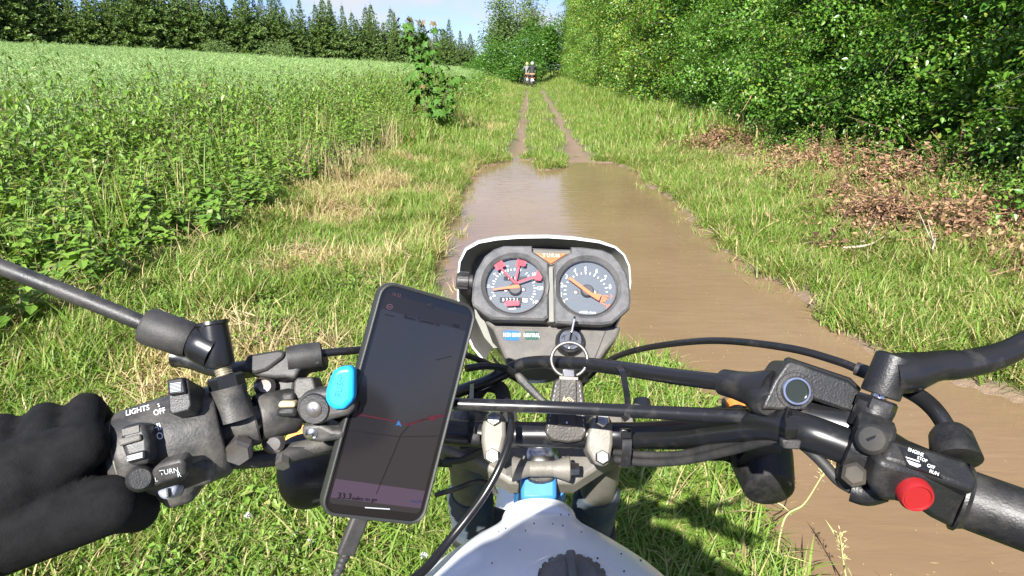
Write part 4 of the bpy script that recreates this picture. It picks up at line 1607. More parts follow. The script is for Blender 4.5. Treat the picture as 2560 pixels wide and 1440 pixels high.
# trip reset knob
ka, kb = P(1142, 702, .69), P(1182, 704, .69)
V, F = [], []
lathe('trip_reset_knob', ka, kb, [(0, .0070), (.06, .0086), (.1, .0088), (.75, .0088), (.8, .0072), (1, .0072)], M_blk, cl, 28)
kn_ax = (kb - ka).normalized()
for k in range(14):
    a = 2 * math.pi * k / 14
    s = Vector((0, 0, 1))
    uu = (s - kn_ax * s.dot(kn_ax)).normalized()
    ww = kn_ax.cross(uu)
    dv = uu * math.cos(a) + ww * math.sin(a)
    tn = kn_ax.cross(dv)
    box('knob_ridge', ka.lerp(kb, .42) + dv * .0088, kn_ax * .005, dv * .0009, tn * .0009, M_blk, cl)

# ------------------------------------------------------------------ lower console with lamps and ignition lock
cp = Plane(gp.hit(1375, 850) - gp.n * .016, (0, -math.cos(R(48)), math.sin(R(48))))
con = slab('console', cp, [(1208, 800), (1555, 815), (1542, 845), (1518, 872), (1490, 915), (1268, 908), (1250, 866), (1232, 822)], .05, M_cons, bike, bevel=.003, taper=.9)
slab('console_panel', cp, c3([(612, 1035), (1738, 1075), (1620, 1370), (760, 1365)]), .002, M_cons, con, raise_=.0025, bevel=.0012)
lp_ = cp.off(.0026)
hb = decal('high_beam_lamp', lp_, c3([(725, 1068), (866, 1072), (866, 1166), (730, 1162)]), M_hbl, con, .0005)
text('high_beam_print', 'HIGH BEAM', lp_, *c3([(797, 1114)])[0], 9.5, M_prt, hb, ang=1, raise_=.0009, wscale=.62, bold=.012)
ng = decal('neutral_lamp', lp_, c3([(930, 1075), (1062, 1078), (1062, 1160), (935, 1158)]), M_ngr, con, .0005)
text('neutral_print', 'NEUTRAL', lp_, *c3([(998, 1117)])[0], 9.5, M_prt, ng, ang=1, raise_=.0009, wscale=.70, bold=.012)
kc = cp.hit(1424, 861)
ign = lathe('ignition_lock', kc - cp.n * .012, kc + cp.n * .012, [(0, .0165), (.35, .0165), (.4, .0150), (.88, .0150), (1, .0138), (1, .0118), (.93, .0116)], M_blkg, bike, 40)
lathe('lock_ring', kc + cp.n * .0095, kc + cp.n * .0125, [(0, .0114), (.8, .0114), (1, .0108), (1, .0078)], M_chr, ign, 36)
lathe('lock_groove', kc + cp.n * .010, kc + cp.n * .0122, [(0, .0078), (1, .0076)], M_blkg, ign, 30)
lathe('lock_face', kc + cp.n * .010, kc + cp.n * .0131, [(0, .0064), (.8, .0064), (1, .0058)], M_chr, ign, 30)
ip = cp.off(.0128)
text('lock_print', 'OFF', ip, 1408, 842, 5, M_blkg, ign, ang=-38, raise_=.0002)
text('lock_print', 'LOCK', ip, 1412, 883, 5, M_blkg, ign, ang=28, raise_=.0002)
text('lock_print', 'ON', ip, 1441, 846, 5, M_blkg, ign, ang=40, raise_=.0002)

# ------------------------------------------------------------------ headlight cowl: white outside, grey inside
rim = [(1210, 905), (1182, 872), (1150, 800), (1143, 745), (1143, 700), (1147, 655), (1163, 622), (1195, 603), (1240, 594), (1300, 589), (1370, 588), (1440, 593), (1500, 602), (1540, 616),
       (1562, 636), (1575, 665), (1578, 705), (1572, 750), (1552, 795), (1525, 850), (1495, 895)]
rp = Plane(P(1375, 640, .705), (0, -math.cos(R(30)), math.sin(R(30))))
rv_ = [rp.hit(*q) for q in rim]
rc = sum(rv_, Vector()) / len(rv_)
fwd_h = Vector((0, 1, -.12)).normalized()
rings = []
for off, sc_, dz in ((-.0, .982, 0), (.0, 1.0, 0), (.03, 1.03, -.004), (.08, .99, -.012), (.12, .86, -.02), (.145, .66, -.03), (.15, .4, -.035)):
    top_ = lambda v: max(0, min(1, (v.z - rc.z - .02) / .05))
    rings.append([rc + (v - rc) * sc_ + fwd_h * off + Vector((0, 0, dz)) + (Vector((0, -.002, -.0042)) * top_(v) if off == 0 and sc_ < 1 else Vector()) for v in rv_])
V = [v for r_ in rings for v in r_]
m_ = len(rv_)
F = []
for i in range(len(rings) - 1):
    for k in range(m_ - 1):
        F.append((i * m_ + k, i * m_ + k + 1, (i + 1) * m_ + k + 1, (i + 1) * m_ + k))
F.append(tuple(6 * m_ + k for k in range(m_)))
M_cowl = pmat('cowl_plastic', (0.50, 0.51, 0.50), .4, col2=(0.40, 0.40, 0.38), nscale=30)
cowl = pyobj('headlight_cowl', V, F, M_cowl, bike)
rings = []
for off, sc_, dz in ((.0005, .981, 0), (.02, .92, -.003), (.05, .87, -.012)):
    rings.append([rc + (v - rc) * sc_ + fwd_h * off + Vector((0, 0, dz)) + Vector((0, -.002, -.0042)) * top_(v) for v in rv_])
V = [v for r_ in rings for v in r_]
F = []
for i in range(2):
    for k in range(m_ - 1):
        F.append((i * m_ + k, i * m_ + k + 1, (i + 1) * m_ + k + 1, (i + 1) * m_ + k))
F.append(tuple(2 * m_ + k for k in range(m_)))
pyobj('cowl_lining', V, F, M_visin, cowl)
hl_c = rc + Vector((0, .135, -.115))
lathe('headlamp', hl_c, hl_c + Vector((0, .05, -.004)), [(0, .07), (.7, .075), (1, .06)], M_glass, cowl, 32)
lathe('headlamp_reflector', hl_c + Vector((0, -.02, 0)), hl_c + Vector((0, .045, -.004)), [(0, .03), (.6, .06), (1, .073)], M_chr, cowl, 32)

# ------------------------------------------------------------------ handlebar
bar = ptube('handlebar', [(-360, 1335, .385), (-180, 1285, .40), (60, 1215, .42), (240, 1160, .435), (400, 1115, .447), (560, 1070, .462), (700, 1030, .48), (830, 1020, .505), (980, 1055, .55), (1120, 1080, .572), (1240, 1086, .575),
                          (1365, 1087, .573), (1490, 1088, .568), (1600, 1088, .555), (1720, 1080, .515), (1840, 1066, .462), (1930, 1060, .425), (2010, 1078, .405), (2120, 1118, .395), (2260, 1175, .385), (2430, 1245, .372), (2700, 1350, .35), (2900, 1425, .335)],
            .0111, M_blkg, bike, 20, 6)
ptube('crossbar', [(870, 985, .508), (1000, 1001, .512), (1145, 1010, .512), (1400, 1019, .50), (1700, 1034, .465), (1900, 1043, .437), (1962, 1046, .428)], [.0046, .0046, .0048, .0048, .0052, .0058], M_blkg, bike, 14, 4)
# bar clamps: two top caps with hex bolts
sa = Vector((0, -.45, .89)).normalized()          # steering axis, upward
S0 = P(1355, 1150, .612)
for px0, outline, lit in ((1228, [(1212, 1040), (1225, 1028), (1252, 1030), (1264, 1048), (1265, 1090), (1254, 1135), (1243, 1155), (1222, 1158), (1210, 1146), (1203, 1105), (1204, 1068)], 0),
                          (1500, [(1480, 1048), (1490, 1034), (1522, 1036), (1533, 1060), (1533, 1110), (1524, 1160), (1508, 1168), (1488, 1160), (1466, 1125), (1470, 1085)], 1)):
    pl = camplane(.552, .25, 0, px0, 1090)
    cpc = slab('bar_clamp', pl, outline, .034, M_alu, bike, bevel=.004, bseg=3)
    for bx_, by_ in (((1234, 1046), (1231, 1139)) if not lit else ((1505, 1050), (1504, 1143))):
        c = pl.hit(bx_, by_)
        lathe('clamp_bolt', c - pl.n * .004, c + pl.n * .007, [(0, .0062), (.75, .0062), (1, .0050)], M_chr, cpc, 6, False)
# triple clamp, stem nut, forks
fx = (-.074, .066)
pl = Plane(S0 - sa * .012, sa)
u_ = Vector((1, 0, 0))
v_ = sa.cross(u_)
outl = [(-.100, .058), (-.100, .02), (-.06, .004), (-.03, -.016), (.03, -.016), (.06, .004), (.096, .02), (.096, .058), (.06, .066), (0, .045), (-.06, .066)]
V = [S0 + u_ * x + v_ * y - sa * .012 for x, y in outl] + [S0 + u_ * x + v_ * y - sa * .036 for x, y in outl]
n = len(outl)
F = [tuple(range(n)), tuple(reversed(range(n, 2 * n)))] + [(i, i + n, (i + 1) % n + n, (i + 1) % n) for i in range(n)]
trip = pyobj('triple_clamp', V, F, M_alu, bike, bevel=.004)
V2 = [v - sa * .20 for v in V]
pyobj('lower_triple_clamp', V2, F, M_blk, bike, bevel=.004)
lathe('stem_nut', S0 - sa * .014, S0 + sa * .014, [(0, .017), (.35, .017), (.4, .0155), (.85, .0145), (1, .009)], M_chr, trip, 28)
st = P(1352, 1172, .592)
for s_ in (-1, 1):
    lathe('pinch_lug', st + u_ * .006 * s_, st + u_ * .026 * s_, [(0, .0055), (.5, .0085), (.95, .0115), (1, .0105)], M_alu, trip, 20)
lathe('pinch_lug', st - u_ * .010, st + u_ * .010, [(0, .007), (1, .007)], M_alu, trip, 16)
lathe('pinch_bolt', st + u_ * .026, st + u_ * .034, [(0, .0062), (1, .0056)], M_chr, trip, 6, False)
lathe('pinch_bolt', st - u_ * .031, st - u_ * .026, [(0, .0062), (1, .0062)], M_steel, trip, 6, False)
for fxx in fx:
    f0 = S0 + u_ * fxx + v_ * .036
    fo = tube('fork_leg', [f0 + sa * .004, f0 - sa * .13], .0195, M_alu, bike, 20, 1)
    lathe('fork_cap', f0 + sa * .002, f0 + sa * .014, [(0, .0185), (.6, .017), (1, .011)], M_alu, fo, 6, False)
    prof = []
    for k in range(19):
        prof.append((k / 18, .026 if k % 2 else .0215))
    lathe('gaiter', f0 - sa * .125, f0 - sa * .30, prof, M_gaiter, fo, 20)
    lathe('slider', f0 - sa * .29, f0 - sa * .66, [(0, .023), (.05, .025), (.9, .025), (1, .018)], M_alu, fo, 20)
tube('headstock', [S0 - sa * .034, S0 - sa * .19], .026, M_bluep, bike, 20, 1)
# the frame's blue backbone between tank and headstock
slab('frame_gusset', camplane(.60, .5, 0, 1345, 1215), [(1300, 1185), (1392, 1186), (1392, 1250), (1303, 1250)], .05, M_bluep, bike, bevel=.004)
slab('steering_stop', camplane(.597, .55, 0, 1345, 1200), [(1314, 1180), (1390, 1180), (1383, 1200), (1360, 1206), (1340, 1206), (1322, 1200)], .02, M_blk, bike, bevel=.002)

# front wheel
axle = S0 + v_ * .06 - sa * .665
axle.z = .345
def wheel(name, c, r, w):
    prof_o = []
    hub = lathe(name, c - Vector((w * .9, 0, 0)), c + Vector((w * .9, 0, 0)), [(0, .05), (.3, .06), (.7, .06), (1, .05)], M_alu, bike, 24)
    V, F = [], []
    N_, K_ = 48, 12
    for i in range(N_):
        a = 2 * math.pi * i / N_
        for k in range(K_):
            bb = 2 * math.pi * k / K_
            rr = r - w * .55 + w * .55 * math.cos(bb) * (1.05 if (i % 2 and abs(math.sin(bb)) < .8) else .96)
            V.append(c + Vector((w * .52 * math.sin(bb), rr * math.cos(a), rr * math.sin(a))))
    for i in range(N_):
        for k in range(K_):
            F.append((i * K_ + k, i * K_ + (k + 1) % K_, ((i + 1) % N_) * K_ + (k + 1) % K_, ((i + 1) % N_) * K_ + k))
    pyobj('tyre', V, F, M_tyre, hub)
    rp_ = [c + Vector((0, (r - w * .95) * math.cos(2 * math.pi * i / 40), (r - w * .95) * math.sin(2 * math.pi * i / 40))) for i in range(41)]
    tube('rim', rp_, .012, M_chr, hub, 8, 1)
    V, F = [], []
    for i in range(36):
        a = 2 * math.pi * i / 36
        a2 = a + (.35 if i % 2 else -.35)
        p_ = c + Vector(((.03 if i % 4 < 2 else -.03), .05 * math.cos(a2), .05 * math.sin(a2)))
        q_ = c + Vector((0, (r - w) * math.cos(a), (r - w) * math.sin(a)))
        v, f = tube_data([p_, q_], .0018, 5)
        b0_ = len(V)
        V += v
        F += [tuple(i_ + b0_ for i_ in q) for q in f]
    pyobj('spokes', V, F, M_chr, hub)
    return hub
wheel('front_wheel', axle, .345, .085)
wheel('rear_wheel', Vector((BX, -.58, .325)), .325, .11)
fp = []
V, F = [], []
for i in range(13):
    a = R(35 + 110 * i / 12)
    for k in range(7):
        s_ = (k - 3) / 3
        rr = .40 - .02 * s_ * s_
        V.append(axle + Vector((s_ * .055, -rr * math.cos(a) * 1.0, rr * math.sin(a))))
for i in range(12):
    for k in range(6):
        F.append((i * 7 + k, i * 7 + k + 1, (i + 1) * 7 + k + 1, (i + 1) * 7 + k))
fe = pyobj('front_mudguard', V, F, M_wplas, bike)
sm = fe.modifiers.new('thickness', 'SOLIDIFY')
sm.thickness = .004

# ------------------------------------------------------------------ tank, seat, engine
TX = .024
secs = [(.4975, .028, 1.050, .020), (.494, .0335, 1.063, .028), (.480, .0350, 1.066, .035), (.474, .047, 1.060, .035), (.458, .072, 1.063, .045), (.432, .100, 1.069, .058), (.395, .126, 1.075, .072), (.345, .148, 1.077, .088), (.27, .165, 1.071, .105),
        (.19, .168, 1.06, .115), (.11, .156, 1.04, .115), (.03, .13, 1.01, .10), (-.04, .098, .965, .09), (-.08, .08, .93, .07)]
V, F = [], []
K_ = 40
def interp_secs(secs, n):
    t_ = np.linspace(0, len(secs) - 1, n)
    a_ = np.array(secs)
    return [tuple(np.interp(tt, np.arange(len(secs)), a_[:, k]) for k in range(4)) for tt in t_]
S_ = interp_secs(secs, len(secs) * 3)
for (y_, w_, top_, hh_) in S_:
    for k in range(K_):
        a = 2 * math.pi * k / K_
        cs, sn = math.cos(a), math.sin(a)
        ex = 2 / 2.35
        x_ = w_ * math.copysign(abs(cs) ** ex, cs)
        z_ = (hh_ if sn > 0 else .05 + hh_) * math.copysign(abs(sn) ** ex, sn)
        V.append(Vector((TX + x_, y_, top_ - hh_ + z_)))
n = len(S_)
for i in range(n - 1):
    for k in range(K_):
        F.append((i * K_ + k, i * K_ + (k + 1) % K_, (i + 1) * K_ + (k + 1) % K_, (i + 1) * K_ + k))
F.append(tuple(range(K_)))
F.append(tuple((n - 1) * K_ + k for k in range(K_)))
M_tank = pmat('tank_paint', (0.82, 0.84, 0.86), .3, col2=(0.70, 0.69, 0.66), nscale=22, coat=.4, contrast=(.55, .85))
tank = pyobj('fuel_tank', V, F, M_tank, bike)
sub = tank.modifiers.new('smooth', 'SUBSURF')
sub.levels = sub.render_levels = 1
cc = Vector((.042, .372, 1.073))
cn = Vector((0, -.05, 1)).normalized()
lathe('cap_flange', cc - cn * .008, cc + cn * .0035, [(0, .036), (.8, .036), (1, .033)], M_white, tank, 40)
cap = lathe('fuel_cap', cc + cn * .002, cc + cn * .016, [(0, .0235), (.55, .0238), (.8, .0215), (1, .015)], M_tank_cap, tank, 40)
box('cap_ridge', cc + cn * .0165, Vector((.0035, 0, 0)), Vector((0, .020, 0)), cn * .004, M_tank_cap, cap, .002)
for k in range(20):
    a = 2 * math.pi * k / 20
    dv = Vector((math.cos(a), math.sin(a), 0))
    box('cap_grip', cc + cn * .008 + dv * .0233, dv * .001, Vector((-dv.y, dv.x, 0)) * .002, cn * .0045, M_tank_cap, cap)
# mud specks on the tank
M_mud = pmat('mud_speck', (.02, .016, .012), .9)
dgx = bpy.context.evaluated_depsgraph_get()
from mathutils.bvhtree import BVHTree
bmt = bmesh.new()
bmt.from_mesh(tank.data)
bvt = BVHTree.FromBMesh(bmt)
for px, py, r in ((1355, 1235, 3), (1292, 1287, 2.5), (1335, 1309, 2.3), (1314, 1327, 1.8), (1382, 1310, 2.2), (1407, 1314, 2.2), (1170, 1336, 2.2), (1264, 1321, 2.2), (1494, 1396, 3), (1602, 1401, 3), (1532, 1346, 2),
                  (1553, 1385, 2.4), (1402, 1287, 2), (1422, 1287, 2), (1247, 1330, 1.5), (1453, 1330, 1.6), (1230, 1408, 1.8), (1300, 1375, 1.6), (1560, 1428, 2.2), (1345, 1268, 1.5)):
    d_ = (FW + (px - 1280.0) / FPX * RT - (py - 720.0) / FPX * UP).normalized()
    loc, nrm, _, _ = bvt.ray_cast(CAM, d_)
    if loc:
        if nrm.dot(d_) > 0:
            nrm = -nrm
        rr = r * (loc - CAM).length / FPX
        lathe('mud_speck', loc - nrm * .001, loc + nrm * .0008, [(0, rr), (.6, rr * .9), (1, rr * .4)], M_mud, tank, 8)
bmt.free()
V, F = [], []
for i, (y_, w_, z_) in enumerate(((.02, .075, .955), (-.1, .10, .93), (-.3, .12, .915), (-.55, .13, .925), (-.85, .11, .95), (-.92, .08, .945))):
    for k in range(12):
        a = math.pi * k / 11
        V.append(Vector((BX + w_ * math.cos(a), y_, z_ - .06 + .06 * math.sin(a) ** .6 if 0 < k < 11 else z_ - .11)))
for i in range(5):
    for k in range(11):
        F.append((i * 12 + k, i * 12 + k + 1, (i + 1) * 12 + k + 1, (i + 1) * 12 + k))
for i in (0, 5):
    F.append(tuple(i * 12 + k for k in range(12)))
pyobj('seat', V, F, M_seat, bike)
eng = box('engine', (BX, .20, .50), Vector((.10, 0, 0)), Vector((0, .17, 0)), Vector((0, 0, .14)), M_alu, bike, .03, 3)
for k in range(7):
    box('cooling_fin', (BX, .27, .66 + k * .022), Vector((.075, 0, 0)), Vector((0, .075, 0)), Vector((0, 0, .003)), M_alu, eng, .001)
lathe('cylinder', (BX, .27, .63), (BX, .27, .82), [(0, .055), (1, .055)], M_alu, eng, 20)
hs = S0 - sa * .12
tube('downtube', [hs, Vector((BX, .46, .55)), Vector((BX, .36, .36)), Vector((BX, .0, .33))], .017, M_bluep, bike, 12, 5)
tube('backbone', [hs + sa * .05, Vector((BX, .25, .93)), Vector((BX, -.05, .88)), Vector((BX, -.5, .86))], .02, M_bluep, bike, 12, 5)
for s_ in (-1, 1):
    tube('swingarm', [Vector((BX + s_ * .08, -.02, .42)), Vector((BX + s_ * .085, -.58, .325))], .018, M_bluep, bike, 10, 1)
    tube('shock_absorber', [Vector((BX + s_ * .12, -.42, .80)), Vector((BX + s_ * .12, -.52, .40))], .022, M_blk, bike, 12, 1)
    tube('foot_peg', [Vector((BX + s_ * .09, .0, .36)), Vector((BX + s_ * .21, -.02, .36))], .012, M_steel, bike, 10, 1)

# ------------------------------------------------------------------ cables and hoses
def cable(name, pp, r, mat=None, seg=10):
    return ptube(name, pp, r, mat or M_blkg, bike, seg, 6)
cable('brake_hose', [(1930, 970, .432), (1870, 962, .445), (1800, 955, .462), (1700, 943, .49), (1600, 928, .525), (1500, 914, .565), (1420, 907, .60), (1350, 905, .625), (1300, 912, .64), (1255, 935, .645), (1210, 957, .65), (1150, 978, .66), (1090, 1010, .68), (1050, 1080, .70), (1060, 1200, .75)], .0062)
lathe('hose_boot', P(1806, 955, .461), P(1935, 985, .425), [(0, .0066), (.02, .0092), (.3, .0098), (.55, .0112), (.85, .0148), (1, .0150)], M_rdk, bike, 20)
cable('throttle_cable', [(1420, 1000, .72), (1480, 935, .70), (1530, 897, .67), (1600, 873, .63), (1720, 855, .57), (1830, 853, .525), (1980, 872, .48), (2090, 902, .455), (2150, 925, .443)], .0029)
ptube('cable_ferrule', [(2140, 921, .445), (2205, 945, .434)], .0046, M_dust, bike, 12, 1)
ptube('throttle_elbow', [(2200, 943, .435), (2265, 973, .424), (2310, 1000, .415), (2345, 1035, .406), (2376, 1085, .398)], .0052, M_blkg, bike, 14, 6)
cable('clutch_cable', [(800, 883, .485), (900, 875, .50), (1000, 868, .54), (1100, 872, .60), (1180, 893, .64), (1260, 930, .66), (1330, 975, .68), (1380, 1030, .72)], .0030)
cable('speedometer_cable', [(1165, 921, .60), (1215, 915, .61), (1265, 922, .62), (1300, 945, .63), (1340, 985, .64), (1372, 1015, .66)], .0034)
slab('cable_clip', camplane(.617, .2, 0, 1305, 945), [(1285, 935), (1300, 930), (1335, 965), (1370, 1005), (1362, 1014), (1325, 985), (1295, 955)], .012, M_dust, bike, bevel=.002)
cable('wiring_loom', [(1160, 1085, .60), (1180, 1010, .66), (1210, 965, .67), (1250, 972, .66), (1262, 1010, .655), (1275, 1045, .63)], .0075, M_rub)
cable('breather_hose', [(1268, 1000, .60), (1278, 1048, .545), (1273, 1100, .53), (1250, 1165, .52), (1215, 1230, .515), (1172, 1290, .508), (1120, 1355, .50), (1075, 1410, .485), (1030, 1450, .47), (940, 1500, .45), (850, 1540, .44)], [.0026, .0030, .0032, .0034, .0036, .0037])
cable('switch_wire', [(1540, 1148, .56), (1620, 1157, .54), (1720, 1150, .51), (1820, 1128, .47), (1900, 1106, .435), (1955, 1098, .415), (2000, 1108, .408), (2050, 1150, .40), (2095, 1200, .395), (2130, 1222, .392)], .0034, M_rub)
cable('indicator_wire', [(1530, 1130, .57), (1600, 1137, .55), (1700, 1136, .52), (1800, 1112, .48), (1880, 1092, .445), (1960, 1090, .417)], .0032, M_rub)
cable('brake_switch_wire', [(1540, 1105, .59), (1630, 1115, .57), (1740, 1113, .54), (1850, 1090, .48)], .0028, M_dust)
cable('fork_wire', [(1150, 1118, .62), (1180, 1120, .62), (1215, 1108, .60)], .0022, M_rub)
cable('fork_wire', [(1110, 1155, .64), (1160, 1148, .63), (1215, 1120, .61)], .0034, M_rub)
cable('fork_wire', [(1090, 1237, .66), (1140, 1222, .65), (1190, 1205, .64), (1225, 1210, .63), (1240, 1235, .63)], .0026, M_dust)
cable('left_loom', [(540, 1150, .462), (600, 1150, .467), (690, 1143, .475), (790, 1120, .49), (900, 1100, .52), (1050, 1095, .56)], .0062, M_rub)
# cable ties
def tie(pts, w, name='cable_tie'):
    Vs = spline([P(*q) for q in pts], 5)
    V, F = [], []
    for i, p_ in enumerate(Vs):
        a = Vs[max(i - 1, 0)]
        b_ = Vs[min(i + 1, len(Vs) - 1)]
        tdir = (b_ - a).normalized()
        s_ = tdir.cross(FW).normalized() * w / 2
        for sgn, dep in ((1, 0), (-1, 0), (-1, 1), (1, 1)):
            V.append(p_ + s_ * sgn + FW * dep * .0012)
    for i in range(len(Vs) - 1):
        for k in range(4):
            F.append((i * 4 + k, i * 4 + (k + 1) % 4, (i + 1) * 4 + (k + 1) % 4, (i + 1) * 4 + k))
    F += [(0, 1, 2, 3), tuple((len(Vs) - 1) * 4 + k for k in (3, 2, 1, 0))]
    return pyobj(name, V, F, M_blkg, bike)
tie([(1545, 914, .535), (1556, 930, .518), (1564, 965, .505), (1570, 1010, .482), (1568, 1040, .476), (1556, 1048, .478)], .0048)
tie([(1562, 1078, .536), (1568, 1100, .530), (1566, 1140, .528), (1563, 1168, .53)], .0075)
slab('tie_head', camplane(.527, 0, 0, 1566, 1085), [(1552, 1073), (1580, 1073), (1580, 1098), (1552, 1098)], .005, M_blkg, bike, bevel=.001)
tie([(1180, 960, .63), (1178, 1010, .575), (1180, 1060, .558), (1183, 1110, .56)], .004)
tie([(1184, 1085, .5575), (1184, 1108, .557), (1184, 1113, .5585)], .010)
tie([(1978, 1026, .400), (1979, 1045, .388), (1980, 1075, .384), (1978, 1104, .392)], .0075)
for k in range(13):
    p_ = spline([P(1979, 1042, .3885), P(1980, 1065, .3835), P(1979, 1092, .3875)], 12)[k]
    box('tie_rib', p_, RT * .0036, UP * .0005, FW * .0006, M_blkg, bike)
slab('tie_head', camplane(.389, 0, 0, 1978, 1108), [(1955, 1098), (2005, 1102), (2000, 1125), (1960, 1122)], .006, M_blk, bike, bevel=.001)

# ------------------------------------------------------------------ left switch gear
ba = P(560, 1072, .461)
bb = P(285, 1150, .437)
axd = (bb - ba).normalized()
sw = lathe('switch_housing', ba, bb, [(0, .018), (.0, .029), (.04, .0315), (.12, .0325), (.5, .0325), (.86, .0305), (.9, .0295), (.93, .0265), (1.0, .0250), (1.0, .012)], M_dust, bike, 40, bevel=.0008)
lathe('housing_seam', ba.lerp(bb, .905), ba.lerp(bb, .925), [(0, .0283), (1, .0278)], M_alu, sw, 40)
ga = P(296, 1146, .438)
gb = P(225, 1166, .432)
lathe('grip_flange', ga, gb, [(0, .0255), (.2, .0225), (.55, .0168), (1, .0145)], M_dust, bike, 32)
gr = lathe('left_grip', P(245, 1160, .434), P(-340, 1329, .386), [(0, .0145), (.03, .0155), (.95, .0155), (1, .018), (1, .010)], M_rub, bike, 24)
def on_bar(px, py, r):
    """point on the rider-facing side of the left bar, r out from its axis"""
    f = (P(px, py, .448) - ba).dot(bb - ba) / (bb - ba).length_squared
    c = ba.lerp(bb, f)
    dep = (c - CAM).dot(FW)
    q = P(px, py, dep)
    dv = q - c
    dv = dv - axd * dv.dot(axd)
    h = dv.length
    back = math.sqrt(max(r * r - min(h, r * .97) ** 2, 0))
    return dep - back
def swplane(px, py, r, nrm_out=True):
    d_ = on_bar(px, py, r)
    p_ = P(px, py, d_)
    f = (p_ - ba).dot(axd)
    c = ba + axd * f
    return Plane(p_, (p_ - c).normalized())
# lower body of the housing
pl = camplane(.432, -.3, 0, 430, 1230)
slab('switch_housing_base', pl, [(300, 1200), (345, 1170), (470, 1150), (530, 1165), (528, 1215), (480, 1225), (480, 1262), (415, 1280), (395, 1258), (345, 1258)], .035, M_dust, sw, bevel=.004, bseg=3)
# light switch slider
pl = swplane(452, 985, .034)
ls = slab('light_switch', Plane(P(452, 990, .420), (-FW) * .92 + UP * .38), [(418, 955), (424, 948), (462, 942), (470, 950), (478, 1012), (470, 1026), (430, 1036), (422, 1028)], .026, M_blk, sw, bevel=.0025, bseg=3)
pl2 = Plane(P(452, 990, .420), (-FW) * .92 + UP * .38)
slab('switch_cap', pl2, [(421, 952), (463, 944), (470, 985), (428, 992)], .003, M_blkg, ls, raise_=.003, bevel=.0012)
for k in range(7):
    y_ = 961 + k * 3.4
    slab('switch_rib', pl2, [(432, y_ + 1.5), (459, y_ - 2), (459, y_ - .6), (432, y_ + 2.9)], .001, M_gry, ls, raise_=.0038)
# dip switch
pl = swplane(330, 1105, .0335)
pl = Plane(pl.o - FW * .006, (pl.n * .6 - FW * .4 + axd * -.0).normalized())
ds = slab('dip_switch', pl, [(302, 1066), (350, 1053), (362, 1062), (372, 1095), (374, 1130), (372, 1160), (330, 1166), (318, 1158), (300, 1110)], .02, M_blk, sw, bevel=.003, bseg=3)
slab('switch_window', pl, [(306, 1074), (348, 1063), (350, 1080), (308, 1090)], .001, M_cons, ds, raise_=.001)
slab('knurled_pad', pl, [(298, 1098), (354, 1084), (357, 1100), (302, 1116)], .003, M_cons, ds, raise_=.0025, bevel=.001)
slab('push_pad', pl, [(318, 1136), (366, 1124), (368, 1146), (322, 1158)], .004, M_blk, ds, raise_=.003, bevel=.0015)
for k in range(4):
    slab('switch_rib', pl, [(323, 1140 + k * 3.8), (362, 1130 + k * 3.8), (362, 1131.6 + k * 3.8), (323, 1141.6 + k * 3.8)], .001, M_gry, ds, raise_=.0036)
# turn switch and horn button
pl = Plane(P(410, 1195, .405), (-FW) * .95 - UP * .2)
tb = slab('turn_switch_plate', pl, [(378, 1175), (395, 1162), (450, 1148), (460, 1160), (464, 1190), (372, 1224)], .012, M_blk, sw, bevel=.002)
slab('turn_knob', Plane(P(422, 1232, .402), (-FW) * .9 + UP * .2), [(388, 1228), (440, 1212), (438, 1232), (424, 1248), (406, 1250), (396, 1242)], .012, pmat('grey_blue_knob', (.20, .21, .26), .4), tb, bevel=.002)
slab('knob_ridge', Plane(P(422, 1232, .399), (-FW) * .9 + UP * .2), [(414, 1222), (420, 1220), (422, 1244), (416, 1246)], .003, M_blk, tb, bevel=.0005)
hbp = swplane(350, 1195, .033)
hbn = lathe('horn_button', P(352, 1196, .412), P(350, 1197, .400), [(0, .0085), (.8, .0080), (1, .0060)], M_blk, sw, 20)
bms = bmesh.new()
bms.from_mesh(sw.data)
bvs = BVHTree.FromBMesh(bms)
def swtext(name, s, px, py, h, r, ang, mat=M_prt, ws=1.0, shear=0.0):
    d_ = (FW + (px - 1280.0) / FPX * RT - (py - 720.0) / FPX * UP).normalized()
    loc, nrm, _, _ = bvs.ray_cast(CAM, d_)
    q = Plane(loc, nrm if nrm.dot(d_) < 0 else -nrm)
    text(name, s, q, px, py, h, mat, sw, ang=ang, raise_=.0002, wscale=ws, bold=.008, shear=shear)
swtext('switch_print', 'LIGHTS', 343, 1027, 13, .0325, -15, ws=1.05, shear=.2)
swtext('switch_print', 'S', 397, 1014, 9, .0325, -15)
swtext('switch_print', 'OFF', 399, 1030, 14, .0325, -15, ws=.9)
swtext('switch_print', 'HI', 393, 1069, 18, .0325, -15, ws=.85)
swtext('switch_print', 'LO', 395, 1092, 18, .0325, -15, ws=.85)
text('switch_print', 'TURN', Plane(P(410, 1195, .405), (-FW) * .95 - UP * .2), 424, 1178, 13, M_gry, tb, ang=-10, raise_=.0006, bold=.008)
text('switch_print', 'L', Plane(P(410, 1195, .405), (-FW) * .95 - UP * .2), 392, 1198, 11, M_gry, tb, ang=-12, raise_=.0006)
text('switch_print', 'R', Plane(P(410, 1195, .405), (-FW) * .95 - UP * .2), 449, 1186, 12, M_gry, tb, ang=-12, raise_=.0006, bold=.008)

